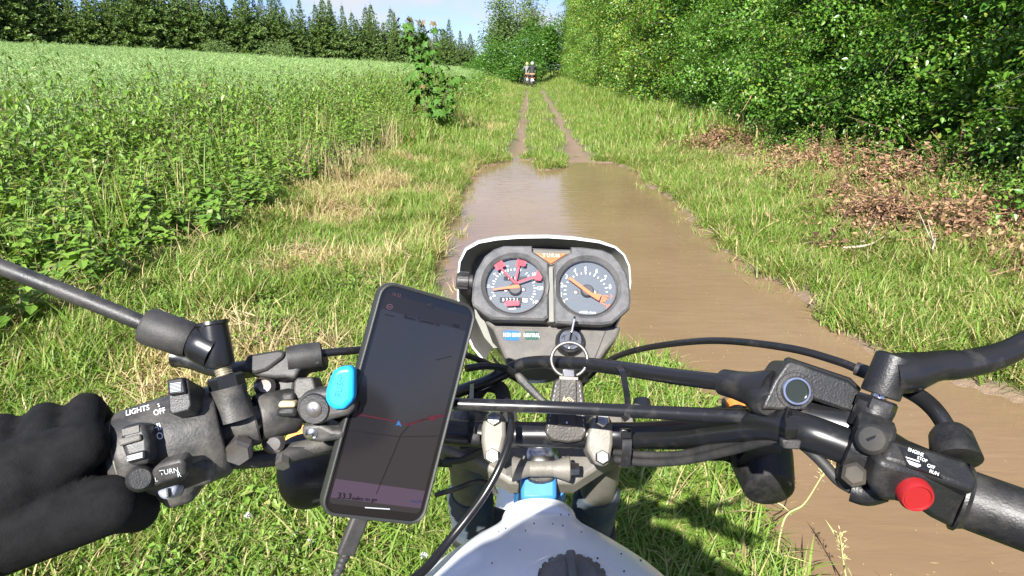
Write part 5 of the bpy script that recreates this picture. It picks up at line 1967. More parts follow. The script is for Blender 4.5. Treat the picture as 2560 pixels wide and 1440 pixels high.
# ------------------------------------------------------------------ left mirror perch, clutch lever
pa, pb = P(690, 1030, .478), P(536, 1076, .459)
perch = lathe('mirror_clamp', P(640, 1046, .47), P(545, 1074, .46), [(0, .0175), (.05, .0185), (.9, .0178), (1, .0165)], M_dust, bike, 32)
lathe('clutch_clamp', P(740, 1024, .487), P(643, 1045, .471), [(0, .0150), (.1, .0165), (.95, .0168), (1, .016)], M_dust, bike, 32)
boss0, boss1 = P(590, 1050, .452), P(570, 968, .452)
lathe('mirror_boss', boss0, boss1, [(0, .0130), (.35, .0118), (.75, .0112), (1, .0122)], M_dust, perch, 28)
lathe('mirror_nut', P(571, 972, .452), P(563, 938, .452), [(0, .0118), (.85, .0118), (1, .0105)], M_blkg, perch, 6, False)
thr = lathe('mirror_thread', P(562, 940, .452), P(551, 905, .452), [(k / 12, .0058 if k % 2 else .0050) for k in range(13)], M_thr, perch, 16)
lathe('clamp_bolt', P(600, 1118, .448), P(594, 1138, .437), [(0, .0092), (.7, .0092), (1, .0075)], M_steel, perch, 6, False)
lathe('clamp_lug', P(604, 1095, .462), P(598, 1128, .445), [(0, .0090), (1, .0085)], M_dust, perch, 16)
mir = lathe('left_mirror', P(548, 915, .452), P(530, 803, .452), [(0, .0098), (.06, .0104), (.5, .0102), (.9, .0096), (.93, .0107), (1, .0104), (1, .006)], M_blkg, bike, 28)
tube('mirror_elbow', [P(540, 880, .452), P(500, 860, .452), P(462, 842, .452)], [.0130, .0125, .0085], M_blkg, mir, 18, 4)
lathe('mirror_sleeve', P(478, 852, .452), P(362, 812, .448), [(0, .0115), (.1, .0125), (.92, .0128), (1, .0110)], M_rub, mir, 26)
ptube('mirror_arm', [(375, 816, .449), (300, 785, .447), (181, 737, .445), (60, 690, .443), (-80, 635, .442), (-220, 570, .445)], [.0054, .0054, .0054, .0054, .005], M_blk, mir, 14, 5)
mc = P(-300, 470, .45)
lathe('mirror_head', mc + FW * .016, mc - FW * .006, [(0, .020), (.2, .044), (.7, .055), (1, .055)], M_blk, mir, 36)
lathe('mirror_glass', mc - FW * .0055, mc - FW * .0072, [(0, .052), (1, .0515)], M_chr, mir, 36)
# clutch lever assembly
pl = camplane(.475, .35, 0, 700, 920)
cv = slab('clutch_lever_perch', pl, [(612, 905), (622, 890), (700, 878), (722, 874), (792, 866), (802, 872), (804, 902), (796, 910), (752, 918), (735, 948), (712, 942), (690, 945), (640, 938), (615, 928), (570, 934), (572, 918)], .022, M_dust, bike, bevel=.004, bseg=3)
slab('perch_cover', pl, [(614, 905), (622, 889), (700, 876), (716, 880), (712, 896), (668, 928), (640, 936), (616, 926)], .004, M_rub, cv, raise_=.003, bevel=.002)
lathe('cable_adjuster', P(718, 897, .478), P(806, 886, .486), [(0, .0085), (.3, .0095), (.95, .0095), (1, .0075)], M_rub, cv, 24)
slab('perch_neck', camplane(.486, .25, 0, 690, 980), [(640, 935), (700, 930), (745, 945), (735, 1010), (650, 1035), (632, 1000)], .022, M_dust, cv, bevel=.004)
lathe('perch_screw', P(664, 968, .486), P(661, 965, .476), [(0, .0078), (.7, .0076), (1, .0045)], M_steel, cv, 18)
lathe('perch_screw', P(684, 1106, .478), P(684, 1110, .468), [(0, .0082), (.7, .0078), (1, .0045)], M_steel, cv, 18)
ptube('clutch_lever', [(640, 920, .492), (580, 925, .50), (530, 922, .508), (490, 908, .512), (455, 896, .515), (440, 893, .516)], [.0068, .0062, .0058, .0058, .0070, .0082], M_blkg, cv, 14, 5)
# clutch switch bracket and left indicator
ptube('bracket_arm', [(670, 1138, .478), (760, 1122, .485), (860, 1098, .50), (960, 1085, .54)], .0062, M_dust, bike, 12, 4)
li = lathe('left_indicator', P(765, 1120, .62), P(772, 1245, .575), [(0, .018), (.1, .026), (.55, .0265), (.8, .024), (.95, .019), (1, .012)], M_blk, bike, 28)
lathe('indicator_lens', P(765, 1120, .622), P(785, 1140, .665), [(0, .022), (.5, .022), (1, .008)], M_orl, li, 28)
ptube('indicator_stalk', [(790, 1185, .60), (900, 1170, .62), (1060, 1150, .66), (1130, 1150, .67)], .0075, M_blk, li, 12, 4)
lathe('indicator_bolt', P(708, 1135, .478), P(706, 1165, .470), [(0, .0058), (1, .0052)], M_steel, bike, 6, False)

# ------------------------------------------------------------------ right side: brake master cylinder, mirror, throttle
pl = camplane(.412, .10, -.06, 2030, 980)
mcy = slab('brake_reservoir', pl, [(1968, 905), (1980, 902), (2124, 952), (2154, 978), (2136, 1026), (2134, 1034), (2030, 998), (1960, 1026), (1905, 1024), (1912, 1000), (1936, 950)], .034, M_rdk, bike, bevel=.003, bseg=3)
slab('reservoir_lid', camplane(.430, .62, -.06, 2045, 925), [(1960, 893), (1972, 890), (2128, 942), (2158, 972), (2146, 978), (2120, 966), (1975, 914)], .012, M_rdk, mcy, bevel=.002)
c = pl.hit(1988, 977)
lathe('sight_glass_frame', c - pl.n * .004, c + pl.n * .0035, [(0, .0095), (.8, .0092), (1, .0084), (1, .0072), (.7, .0070)], M_chr, mcy, 32)
lathe('sight_glass', c - pl.n * .002, c + pl.n * .0016, [(0, .0072), (1, .0071)], pmat('dark_fluid_glass', (.02, .024, .016), .08), mcy, 32)
lathe('sight_glass_boss', c - pl.n * .010, c + pl.n * .0005, [(0, .0128), (.8, .0126), (1, .0112)], M_rdk, mcy, 32)
lathe('master_cylinder', P(1915, 1022, .440), P(2160, 1080, .412), [(0, .0125), (.1, .0135), (.8, .0135), (1, .012)], M_blkg, mcy, 28)
lathe('banjo', P(1905, 985, .432), P(1922, 1012, .415), [(0, .0105), (.4, .0120), (.8, .0100), (1, .007)], M_rdk, mcy, 16)
rc0, rc1 = P(2120, 1100, .397), P(2215, 1138, .388)
rcl = lathe('brake_clamp', rc0, rc1, [(0, .0165), (.06, .0195), (.5, .0205), (.9, .0195), (1, .0165)], M_rdk, bike, 32)
lathe('clamp_screw', P(2178, 1100, .376), P(2180, 1097, .366), [(0, .0088), (.6, .0086), (.9, .0066), (1, .0035)], M_tyre, rcl, 20)
slab('screw_slot', camplane(.3655, 0, 0, 2181, 1096), [(2168, 1098), (2190, 1088), (2193, 1093), (2171, 1103)], .001, M_blkg, rcl)
lathe('clamp_lug', P(2130, 1160, .395), P(2134, 1205, .385), [(0, .0085), (.6, .0095), (1, .0085)], M_rdk, rcl, 16)
lathe('clamp_bolt', P(2134, 1188, .384), P(2136, 1186, .374), [(0, .0075), (.8, .0072), (1, .005)], M_tyre, rcl, 6, False)
mb0, mb1 = P(2165, 1075, .402), P(2190, 1015, .402)
lathe('mirror_boss', mb0, mb1, [(0, .0115), (.6, .0108), (1, .0112)], M_rdk, rcl, 24)
lathe('mirror_nut', P(2186, 1024, .402), P(2196, 995, .402), [(0, .0118), (.8, .0118), (1, .0105)], M_blkg, rcl, 6, False)
lathe('mirror_thread', P(2194, 1000, .402), P(2202, 975, .402), [(0, .0045), (1, .0045)], M_chr, rcl, 14)
rm = lathe('right_mirror', P(2200, 988, .402), P(2238, 886, .402), [(0, .0108), (.05, .0112), (.93, .0104), (.98, .0088), (1, .003)], M_rdk, bike, 20)
tube('mirror_elbow', [P(2222, 935, .402), P(2275, 930, .402), P(2330, 917, .402), P(2390, 908, .402)], [.0125, .0125, .0095, .0085], M_blkg, rm, 18, 4)
ptube('mirror_arm', [(2300, 925, .402), (2340, 915, .402), (2400, 912, .402), (2520, 880, .405), (2640, 800, .41), (2720, 700, .42)], [.0088, .0088, .0086, .006, .0055], M_blkg, rm, 16, 5)
mc = P(2790, 560, .43)
lathe('mirror_head', mc + FW * .016, mc - FW * .006, [(0, .020), (.2, .044), (.7, .058), (1, .058)], M_rdk, rm, 36)
lathe('mirror_glass', mc - FW * .0055, mc - FW * .0072, [(0, .055), (1, .0545)], M_chr, rm, 36)
# throttle housing: stepped box with label and red button
pf = Plane(P(2283, 1222, .362), ((-FW) * .93 - UP * .30 - RT * .12).normalized())
ptop = Plane(P(2290, 1150, .362), ((-FW) * .80 + UP * .60 + RT * .05).normalized())
th = slab('throttle_housing', pf, [(2178, 1225), (2200, 1150), (2240, 1160), (2300, 1175), (2365, 1200), (2440, 1230), (2450, 1330), (2390, 1330), (2330, 1300), (2290, 1272), (2240, 1258), (2205, 1258)], .042, M_rdk, bike, bevel=.004, bseg=3)
slab('throttle_housing_top', ptop, [(2206, 1150), (2222, 1098), (2240, 1096), (2262, 1106), (2330, 1122), (2420, 1150), (2450, 1200), (2440, 1230), (2360, 1202), (2250, 1162)], .03, M_rdk, th, bevel=.003)
slab('label_frame', ptop, [(2243, 1112), (2322, 1139), (2356, 1196), (2268, 1166)], .002, M_rdk, th, raise_=.0005)
tp_ = ptop.off(.0006)
lab = decal('engine_stop_label', tp_, [(2248, 1116), (2318, 1140), (2350, 1192), (2270, 1164)], M_blkg, th, .0004)
text('label_print', 'ENGINE', tp_, 2288, 1132, 8.5, M_prt, lab, ang=21, raise_=.0007, wscale=1.0, bold=.004, shear=-.1)
text('label_print', 'STOP', tp_, 2304, 1150, 8, M_prt, lab, ang=21, raise_=.0007, wscale=1.0, bold=.004, shear=-.1)
text('label_print', 'OFF', tp_, 2326, 1168, 8.5, M_prt, lab, ang=21, raise_=.0007, wscale=1.0, bold=.004, shear=-.1)
text('label_print', 'RUN', tp_, 2334, 1183, 8.5, M_prt, lab, ang=21, raise_=.0007, wscale=1.05, bold=.004, shear=-.1)
decal('label_mark', tp_, [(2262, 1143), (2296, 1154), (2298, 1157), (2264, 1146)], M_prt, lab, .0008)
decal('label_mark', tp_, [(2264, 1150), (2300, 1163), (2300, 1167), (2292, 1170), (2272, 1162)], M_gry, lab, .0008)
bc = pf.hit(2282, 1229)
br_ = pf.n
btn = lathe('starter_button', bc - br_ * .002, bc + br_ * .0065, [(0, .0090), (.75, .0090), (1, .0080), (1, .0072), (.88, .0066)], M_redb, th, 36)
lathe('button_face', bc + br_ * .001, bc + br_ * .0058, [(0, .0070), (1, .0066)], M_redb, btn, 36)
ptube('kill_switch_wire', [(2130, 1222, .392), (2165, 1232, .388), (2205, 1222, .383)], .0075, M_rdk, th, 12, 4)
lathe('cable_elbow_nut', P(2372, 1072, .398), P(2392, 1150, .385), [(0, .0085), (.2, .0115), (1, .0135)], M_rdk, th, 20)
lathe('right_grip', P(2395, 1240, .375), P(2890, 1420, .336), [(0, .0195), (.02, .0195), (.05, .0165), (.95, .0165), (1, .0185), (1, .010)], M_rdk, bike, 28)
ptube('brake_lever', [(2150, 1060, .425), (2230, 1105, .435), (2330, 1165, .44), (2450, 1225, .44), (2600, 1290, .43), (2760, 1350, .42)], [.0075, .0065, .0060, .0060, .0065, .0085], M_blkg, bike, 14, 5)
# right indicator: black cup pointing at the rider, amber lens forward
ri = lathe('right_indicator', P(1885, 1075, .60), P(1925, 1232, .545), [(0, .0215), (.02, .0285), (.1, .029), (.5, .0262), (.8, .0225), (.95, .0200), (1, .0150)], M_rdk, bike, 36)
lathe('indicator_lens', P(1884, 1072, .602), P(1862, 1015, .635), [(0, .0275), (.6, .026), (1, .012)], M_orl, ri, 32)
lathe('stalk_collar', P(1745, 1090, .575), P(1835, 1080, .565), [(0, .020), (.1, .0215), (.8, .0235), (.84, .029), (.92, .029), (1, .024)], M_rdk, ri, 28)
lathe('stalk_body', P(1832, 1082, .566), P(1900, 1105, .575), [(0, .025), (1, .027)], M_rdk, ri, 28)
ptube('indicator_stalk', [(1540, 1095, .62), (1640, 1092, .60), (1760, 1089, .575)], .0085, M_rdk, ri, 14, 4)
lathe('bracket_bolt', P(1605, 1022, .64), P(1605, 1000, .645), [(0, .009), (1, .008)], M_alu, bike, 16)

# ================================================================== KEY, RING AND FOB
key = thing('ignition_key', 'steel key in the ignition lock with a split ring and black leather fob', 'key', kc)
kp = Plane(kc, Vector((-.8, -.45, .2)))
kb_ = kc + cp.n * .012
kdir = cp.n
kside = (gv * 1.0 + gu * .22).normalized()
kth = kdir.cross(kside).normalized()
outl = [(-.004, 0), (-.004, .006), (-.0125, .011), (-.0125, .026), (-.007, .032), (.007, .032), (.0125, .026), (.0125, .011), (.004, .006), (.004, 0)]
V = [kb_ + kside * a + kdir * b_ + kth * .0011 for a, b_ in outl] + [kb_ + kside * a + kdir * b_ - kth * .0011 for a, b_ in outl]
n = len(outl)
F = [tuple(range(n)), tuple(reversed(range(n, 2 * n)))] + [(i, i + n, (i + 1) % n + n, (i + 1) % n) for i in range(n)]
pyobj('key_bow', V, F, M_chr, key, bevel=.0005)
rp_ = camplane(.575, .18, 0, 1424, 907)
ringpts = [rp_.hit(*q) for q in ell(1423.5, 899, 45, 43, 40)]
tube('split_ring', ringpts + [ringpts[0]], .0016, M_steel, key, 10, 1)
ringp2 = [p_ - rp_.n * .0024 for p_ in ringpts]
tube('split_ring', ringp2 + [ringp2[0]], .0014, M_steel, key, 10, 1)
fpz = camplane(.556, .10, 0, 1420, 1020)
slab('fob_loop', fpz, [(1406, 922), (1436, 924), (1437, 944), (1407, 942)], .004, M_chr, key, raise_=.001, bevel=.0008)
fob = slab('leather_fob', fpz, [(1386, 952), (1396, 946), (1448, 948), (1457, 956), (1466, 1040), (1466, 1085), (1455, 1103), (1420, 1108), (1380, 1102), (1362, 1085), (1368, 1040)], .007, M_lea, key, bevel=.002, bseg=3)
slab('fob_strap', fpz, [(1400, 943), (1440, 945), (1441, 1000), (1438, 1066), (1393, 1064), (1398, 1000)], .003, M_lea, fob, raise_=.0028, bevel=.0008)
slab('fob_hinge', fpz, [(1398, 940), (1444, 943), (1444, 950), (1398, 948)], .002, M_steel, fob, raise_=.0034)
c = fpz.hit(1416, 1055)
lathe('fob_stud', c + fpz.n * .0025, c + fpz.n * .0045, [(0, .0016), (1, .0009)], M_chr, fob, 12)
sq = lambda x, y: (1330 + x / 4.8, 820 + y / 4.8)
quads('fob_emblem', fpz, [(*sq(360, 890), *sq(385, 820), 1.6), (*sq(385, 820), *sq(395, 880), 1.4), (*sq(400, 850), *sq(440, 825), 1.3), (*sq(440, 825), *sq(490, 870), 1.4), (*sq(400, 850), *sq(430, 885), 1.3), (*sq(430, 885), *sq(475, 895), 1.5), (*sq(475, 895), *sq(495, 865), 1.3), (*sq(425, 845), *sq(465, 870), 1.1)], M_gold, fob, .0032)
st_ = []
for k in range(10):
    f = k / 9
    x0_, x1_ = 1390 - 20 * f, 1448 + 12 * f
    y_ = 962 + 110 * f
    st_ += [(x0_, y_, x0_ - 1.0, y_ + 6, 1.3), (x1_, y_, x1_ + .7, y_ + 6, 1.3)]
quads('fob_stitching', fpz, st_, M_gry, fob, .0004)

# ================================================================== PHONE AND MOUNT
pc = (-0.07872945, -0.08507891, -0.4797033)
pr = (-0.12885377, 0.47777221, -0.30285969)
def rotm(a):
    x, y, z = a
    return Matrix.Rotation(z, 3, 'Z') @ Matrix.Rotation(y, 3, 'Y') @ Matrix.Rotation(x, 3, 'X')
RM = rotm(pr)
def cam2w(v):
    return CAM + RT * v[0] + UP * v[1] - FW * v[2]
def pw(x, y, z):
    return cam2w(RM @ Vector((x, y, z)) + Vector(pc))
def rrect(w, h, r, n=6):
    pts = []
    for cx, cy, a0 in ((w / 2 - r, h / 2 - r, 0), (-w / 2 + r, h / 2 - r, 90), (-w / 2 + r, -h / 2 + r, 180), (w / 2 - r, -h / 2 + r, 270)):
        for k in range(n + 1):
            a = R(a0 + 90 * k / n)
            pts.append((cx + r * math.cos(a), cy + r * math.sin(a)))
    return pts
def plate(name, rings, mat, parent):
    """rings: list of (w, h, r, z) lofted back to front and closed"""
    V, F = [], []
    for w, h, r, z in rings:
        V += [pw(x, y, z) for x, y in rrect(w, h, r)]
    n = len(rrect(1, 1, .1))
    for i in range(len(rings) - 1):
        for k in range(n):
            F.append((i * n + k, i * n + (k + 1) % n, (i + 1) * n + (k + 1) % n, (i + 1) * n + k))
    F.append(tuple(range(n)))
    F.append(tuple((len(rings) - 1) * n + k for k in range(n)))
    return pyobj(name, V, F, mat, parent)
W_, H_ = .079, .168
phone = thing('smartphone', 'black smartphone in a dark case showing a dim route map, on the handlebar', 'phone', pw(0, -H_ / 2, -.01))
plate('case', [(W_ - .004, H_ - .004, .010, -.012), (W_, H_, .0115, -.009), (W_, H_, .0115, -.002), (W_ - .0012, H_ - .0012, .011, -.0004), (W_ - .003, H_ - .003, .010, 0), (W_ - .0052, H_ - .0052, .009, -.0006), (W_ - .0054, H_ - .0054, .009, -.0024)], M_case, phone)
M_bez = pmat('phone_glass', (.006, .006, .007), .12, spec=.6, bump=.0)
fr_ = plate('front_glass', [(W_ - .0056, H_ - .0056, .0088, -.005), (W_ - .0056, H_ - .0056, .0088, -.0019)], M_bez, phone)
M_scr, t, b = new_mat('dim_screen')
b.inputs['Base Color'].default_value = (.012, .0115, .0125, 1)
b.inputs['Roughness'].default_value = .09
b.inputs['Specular IOR Level'].default_value = .6
b.inputs['Emission Color'].default_value = (.6, .55, .7, 1)
b.inputs['Emission Strength'].default_value = .006
scr = plate('screen', [(W_ - .0105, H_ - .017, .003, -.0024), (W_ - .0105, H_ - .017, .003, -.00175)], M_scr, phone)
def lq(name, polys, z, mat, parent):
    V, F = [], []
    for poly in polys:
        b0_ = len(V)
        V += [pw(x, y, z) for x, y in poly]
        F.append(tuple(range(b0_, len(V))))
    return pyobj(name, V, F, mat, parent, False)
M_rte = pmat('route_red', (.055, .006, .012), .3)
M_pur = pmat('screen_bar', (.040, .028, .044), .2)
M_drk = pmat('screen_dark', (.010, .009, .010), .2)
sw_, sh_ = W_ - .0105, H_ - .017
lq('status_bar', [[(-sw_ / 2, sh_ / 2), (sw_ / 2, sh_ / 2), (sw_ / 2, sh_ / 2 - .012), (-sw_ / 2, sh_ / 2 - .012)]], -.0016, M_drk, scr)
lq('bottom_bar', [[(-sw_ / 2, -sh_ / 2 + .004), (sw_ / 2, -sh_ / 2 + .004), (sw_ / 2, -sh_ / 2 + .017), (-sw_ / 2, -sh_ / 2 + .017)]], -.0016, M_pur, scr)
pp_ = Plane(pw(0, 0, -.0016), pw(0, 0, 1) - pw(0, 0, 0))
def stroke(name, pts, w, mat, rz=.00025):
    quads(name, pp_, [(a[0], a[1], b_[0], b_[1], w) for a, b_ in zip(pts[:-1], pts[1:])], mat, scr, rz)
stroke('route_line', [(886, 1035), (930, 1042), (985, 1053), (1020, 1063), (1050, 1052), (1080, 1043), (1108, 1036)], 3, M_rte)
stroke('route_line', [(1022, 1059), (1055, 1050), (1112, 1040)], 2, M_rte)
decal('route_marker', pp_, ell(1081, 1045, 8, 7, 14), M_rte, scr, .0005)
decal('position_arrow', pp_, [(996, 1050), (1004, 1066), (996, 1062), (989, 1064)], pmat('arrow_blue', (.02, .08, .2), .3), scr, .0005)
M_line = pmat('map_line', (.007, .0065, .008), .3)
stroke('map_road', [(1000, 1090), (1022, 1064)], 2, M_line)
stroke('map_road', [(870, 1075), (1000, 1092), (1095, 1090)], 1.6, M_line)
stroke('map_road', [(940, 1235), (985, 1130), (1000, 1092)], 1.6, M_line)
stroke('map_road', [(1090, 900), (1130, 890)], 1.6, M_line)
M_tx = pmat('screen_text', (.004, .003, .005), .3)
text('distance_text', '33.3', pp_, 860, 1240, 15, M_tx, scr, ang=4, raise_=.0006, shear=.1, bold=.004)
text('distance_text', 'miles to go', pp_, 910, 1247, 10, M_tx, scr, ang=4, raise_=.0006, shear=.15)
text('menu_text', 'MENU', pp_, 1040, 1254, 7, pmat('menu_blue', (.03, .035, .10), .3), scr, ang=4, raise_=.0006)
M_pink = pmat('screen_pink', (.075, .04, .05), .3)
text('clock_text', '15:32', pp_, 990, 737, 8, M_pink, scr, ang=14, raise_=.0006)
decal('zoom_button', pp_, ell(974, 767, 8, 7, 16), M_pink, scr, .0003)
decal('zoom_button_hole', pp_, ell(974, 767, 6, 5.2, 16), M_drk, scr, .0005)
decal('zoom_button_bar', pp_, [(970, 765.5), (979, 767.5), (979, 769.5), (970, 767.5)], M_pink, scr, .0007)
stroke('title_underline', [(962, 786), (985, 791)], 2.2, M_tx)
text('road_title', 'Butter Common Ln', pp_, 1055, 802, 9, M_tx, scr, ang=13, raise_=.0006, wscale=.9)
text('road_title', '255', pp_, 1140, 815, 8, M_tx, scr, ang=13, raise_=.0006)
lathe('front_camera', pp_.hit(1076, 763), pp_.hit(1076, 763) + pp_.n * .0007, [(0, .0022), (1, .0020)], M_blkg, phone, 16)
decal('navigation_bar', pp_, [(912, 1267), (974, 1271), (974, 1273.5), (912, 1269.5)], M_gry, phone, .0006)
# plug and cable
ucab = thing('charging_cable', 'black charging lead plugged into the bottom of the phone', 'cable', P(900, 1440, .46))
p0_, p1_ = pw(-.008, -H_ / 2 + .001, -.006), pw(-.0125, -H_ / 2 - .032, -.006)
uu = (p1_ - p0_)
ux = pw(1, 0, 0) - pw(0, 0, 0)
uz = pw(0, 0, 1) - pw(0, 0, 0)
box('plug', p0_.lerp(p1_, .42), ux * .0062, uu * .42, uz * .0035, M_rub, ucab, .002, 3)
lathe('strain_relief', p0_.lerp(p1_, .8), p0_.lerp(p1_, 1.35), [(k / 10, .0042 - .00012 * k if k % 2 else .0034 - .0001 * k) for k in range(11)], M_rub, ucab, 16)
e1 = p0_.lerp(p1_, 1.3)
tube('lead', [e1, e1 + uu * .8 - FW * .002, e1 + uu * 1.8 + Vector((.0, .03, -.01)), e1 + uu * 2.8 + Vector((.03, .08, -.03)), e1 + Vector((.08, .15, -.16))], .0024, M_rub, ucab, 10, 5)

mount = thing('phone_mount', 'dark grey clamp mount with a blue lever holding the phone on the left bar', 'phone mount', P(790, 1040, .49))
pl = camplane(.452, 0, 0, 790, 1030)
arm = slab('mount_arm', pl, [(738, 1025), (742, 1000), (760, 982), (785, 975), (830, 972), (880, 985), (890, 1020), (870, 1040), (830, 1050), (800, 1062), (770, 1062), (748, 1050)], .020, M_dust, mount, bevel=.004, bseg=3)
c = pl.hit(786, 1022)
lathe('pivot_washer', c - pl.n * .002, c + pl.n * .0015, [(0, .0108), (.7, .0106), (1, .0098)], M_blk, arm, 28)
lathe('pivot_bolt', c, c + pl.n * .0032, [(0, .0056), (.7, .0054), (1, .0040)], M_steel, arm, 24)
lathe('bolt_socket', c + pl.n * .002, c + pl.n * .0036, [(0, .0014), (1, .0012)], M_chr, arm, 8)
pl3 = camplane(.458, -.1, 0, 780, 1085)
lower = slab('lower_knuckle', pl3, [(752, 1065), (800, 1060), (830, 1075), (860, 1078), (858, 1100), (800, 1108), (768, 1104), (754, 1090)], .02, M_dust, mount, bevel=.004, bseg=3)
c = pl3.hit(779, 1084)
lathe('pivot_bolt', c - pl3.n * .001, c + pl3.n * .002, [(0, .0042), (.6, .0040), (1, .0024)], M_chr, lower, 20)
slab('mount_block', camplane(.474, .15, 0, 765, 965), [(735, 952), (742, 944), (780, 942), (790, 972), (795, 1000), (740, 1000), (733, 985)], .022, M_dust, mount, bevel=.004, bseg=3)
slab('clamp_jaw', camplane(.462, .05, 0, 715, 1030), [(688, 1028), (696, 1016), (740, 1016), (742, 1043), (686, 1044)], .02, M_blk, mount, bevel=.003)
slab('rubber_pad', camplane(.4605, .05, 0, 716, 1012), [(694, 1008), (702, 1003), (736, 1004), (738, 1019), (694, 1020)], .012, pmat('tan_rubber', (.42, .34, .22), .7), mount, bevel=.003)
slab('clamp_tab', camplane(.466, .05, 0, 716, 990), [(703, 984), (732, 983), (734, 1004), (702, 1005)], .01, M_dust, mount, bevel=.002)
pb_ = camplane(.447, 0, 0, 850, 970)
bl = slab('blue_lever', pb_, [(822, 948), (830, 930), (846, 919), (868, 916), (884, 920), (884, 1000), (860, 1026), (836, 1026), (820, 1016), (812, 1000), (813, 975)], .012, M_blue, mount, bevel=.0035, bseg=4)
text('lever_print', 'PUSH', pb_, 850, 966, 17, pmat('blue_relief', (.005, .15, .42), .4), bl, ang=-80, raise_=.0004, wscale=.95, bold=.004)
ptube('mount_stalk', [(870, 1010, .47), (910, 1012, .485), (960, 1015, .495)], .011, M_dust, mount, 14, 3)

# ================================================================== THE RIDER (only the gloved left hand is in the picture)
SH = Vector((-.09, -.30, 1.255))
rider = thing('person', 'rider in dark jacket whose black gloved left hand holds the left grip', 'person', (BX, -.35, 0))
lsh, rsh = SH + Vector((-.20, .02, -.02)), SH + Vector((.21, .02, -.02))
gdir = (P(-340, 1329, .386) - P(245, 1160, .434)).normalized()      # along the left grip, outwards
hc = P(92, 1204, .421)                                             # middle of the fist on the grip
wrist = hc + Vector((-.045, -.075, -.005))
lelb = Vector((-.43, -.12, 1.06))
relb = Vector((.36, -.10, 1.20))
rwr = Vector((.13, -.10, 1.37))
hip = Vector((BX, -.44, .93))
caps = [(hip, hip + Vector((0, .03, .2)), .165, .16), (hip + Vector((0, .03, .2)), SH + Vector((0, 0, -.12)), .16, .175), (SH + Vector((-.1, .0, -.06)), SH + Vector((.1, .0, -.06)), .12, .12),
        (lsh, rsh, .085, .085), (SH + Vector((0, 0, .0)), SH + Vector((0, .03, .10)), .075, .065),
        (lsh, lelb, .078, .058), (lelb, wrist, .056, .042), (rsh, relb, .078, .058), (relb, rwr, .056, .040),
        (hip + Vector((-.09, 0, -.03)), Vector((-.17, .05, .78)), .105, .075), (Vector((-.17, .05, .78)), Vector((-.16, -.10, .42)), .07, .05),
        (hip + Vector((.09, 0, -.03)), Vector((.24, .05, .78)), .105, .075), (Vector((.24, .05, .78)), Vector((.23, -.10, .42)), .07, .05),
        (Vector((-.16, -.12, .39)), Vector((-.16, .06, .375)), .05, .042), (Vector((.23, -.12, .39)), Vector((.23, .06, .375)), .05, .042)]
blob('body', caps, .016, M_jack, rider, 5)
hd = SH + Vector((0, .06, .20))
hel = blob('helmet', [(hd + Vector((0, -.02, .02)), hd + Vector((0, .01, .03)), .138, .138), (hd + Vector((0, .05, -.09)), hd + Vector((0, .07, -.09)), .075, .07)], .014, M_blkg, rider, 4)
tube('visor', [hd + Vector((-.10, .10, .01)), hd + Vector((-.05, .135, .01)), hd + Vector((.05, .135, .01)), hd + Vector((.10, .10, .01))], [.03, .04, .04, .03], M_bez, rider, 12, 4)
# gloved left hand closed round the grip
gdn = gdir
fwdv = (FW - gdn * FW.dot(gdn)).normalized()
upv = (UP - gdn * UP.dot(gdn) - fwdv * UP.dot(fwdv)).normalized()
caps = []
def around(t_, ang, r):
    """point at distance r from the grip axis; ang 0 = towards the rider, 90 = above, 180 = ahead"""
    return hc + gdn * t_ + (-fwdv * math.cos(R(ang)) + upv * math.sin(R(ang))) * r
for i, (t_, sz) in enumerate(((-.034, 1.0), (-.011, 1.05), (.012, 1.02), (.034, .88))):
    a = [around(t_, 28, .036), around(t_ - .002, 85, .037), around(t_ - .003, 140, .034), around(t_ - .003, 205, .030), around(t_ - .002, 262, .027)]
    rr = [.0118 * sz, .0112 * sz, .0106 * sz, .0100 * sz, .0092 * sz]
    for k in range(4):
        caps.append((a[k], a[k + 1], rr[k], rr[k + 1]))
pk = [around(t_, 28, .034) for t_ in (-.034, .034)]
heel = hc + (wrist - hc) * .62
caps += [(pk[0], pk[1], .0155, .0145), (pk[0], heel + gdn * -.012, .016, .024), (pk[1], heel + gdn * .02, .0145, .022), (around(0, 10, .033), heel, .019, .026), (heel, wrist, .029, .036),
         (heel + gdn * -.008 - upv * .012, around(-.040, -38, .038), .025, .0185), (around(-.040, -38, .038), around(-.050, -72, .036), .0180, .0150), (around(-.050, -72, .036), around(-.050, -118, .032), .0150, .0120)]
glove = blob('glove', caps, .0028, M_glove, rider, 2)
blob('glove_cuff', [(wrist + (hc - wrist) * .12, wrist + (lelb - wrist) * .10, .043, .047)], .006, M_glove, rider, 3)
lathe('glove_strap', wrist + (hc - wrist) * .02, wrist + (hc - wrist) * .30, [(0, .0455), (.1, .0465), (.9, .0445), (1, .0435)], M_rub, glove, 36)
# right hand holding the camera phone, behind the lens
blob('right_glove', [(rwr, Vector((.075, -.075, 1.40)), .036, .032), (Vector((.075, -.075, 1.40)), Vector((.07, -.045, 1.45)), .016, .012), (Vector((.075, -.08, 1.38)), Vector((.06, -.05, 1.37)), .014, .012),
                     (Vector((.08, -.07, 1.42)), Vector((.05, -.09, 1.43)), .014, .011)], .006, M_glove, rider, 3)

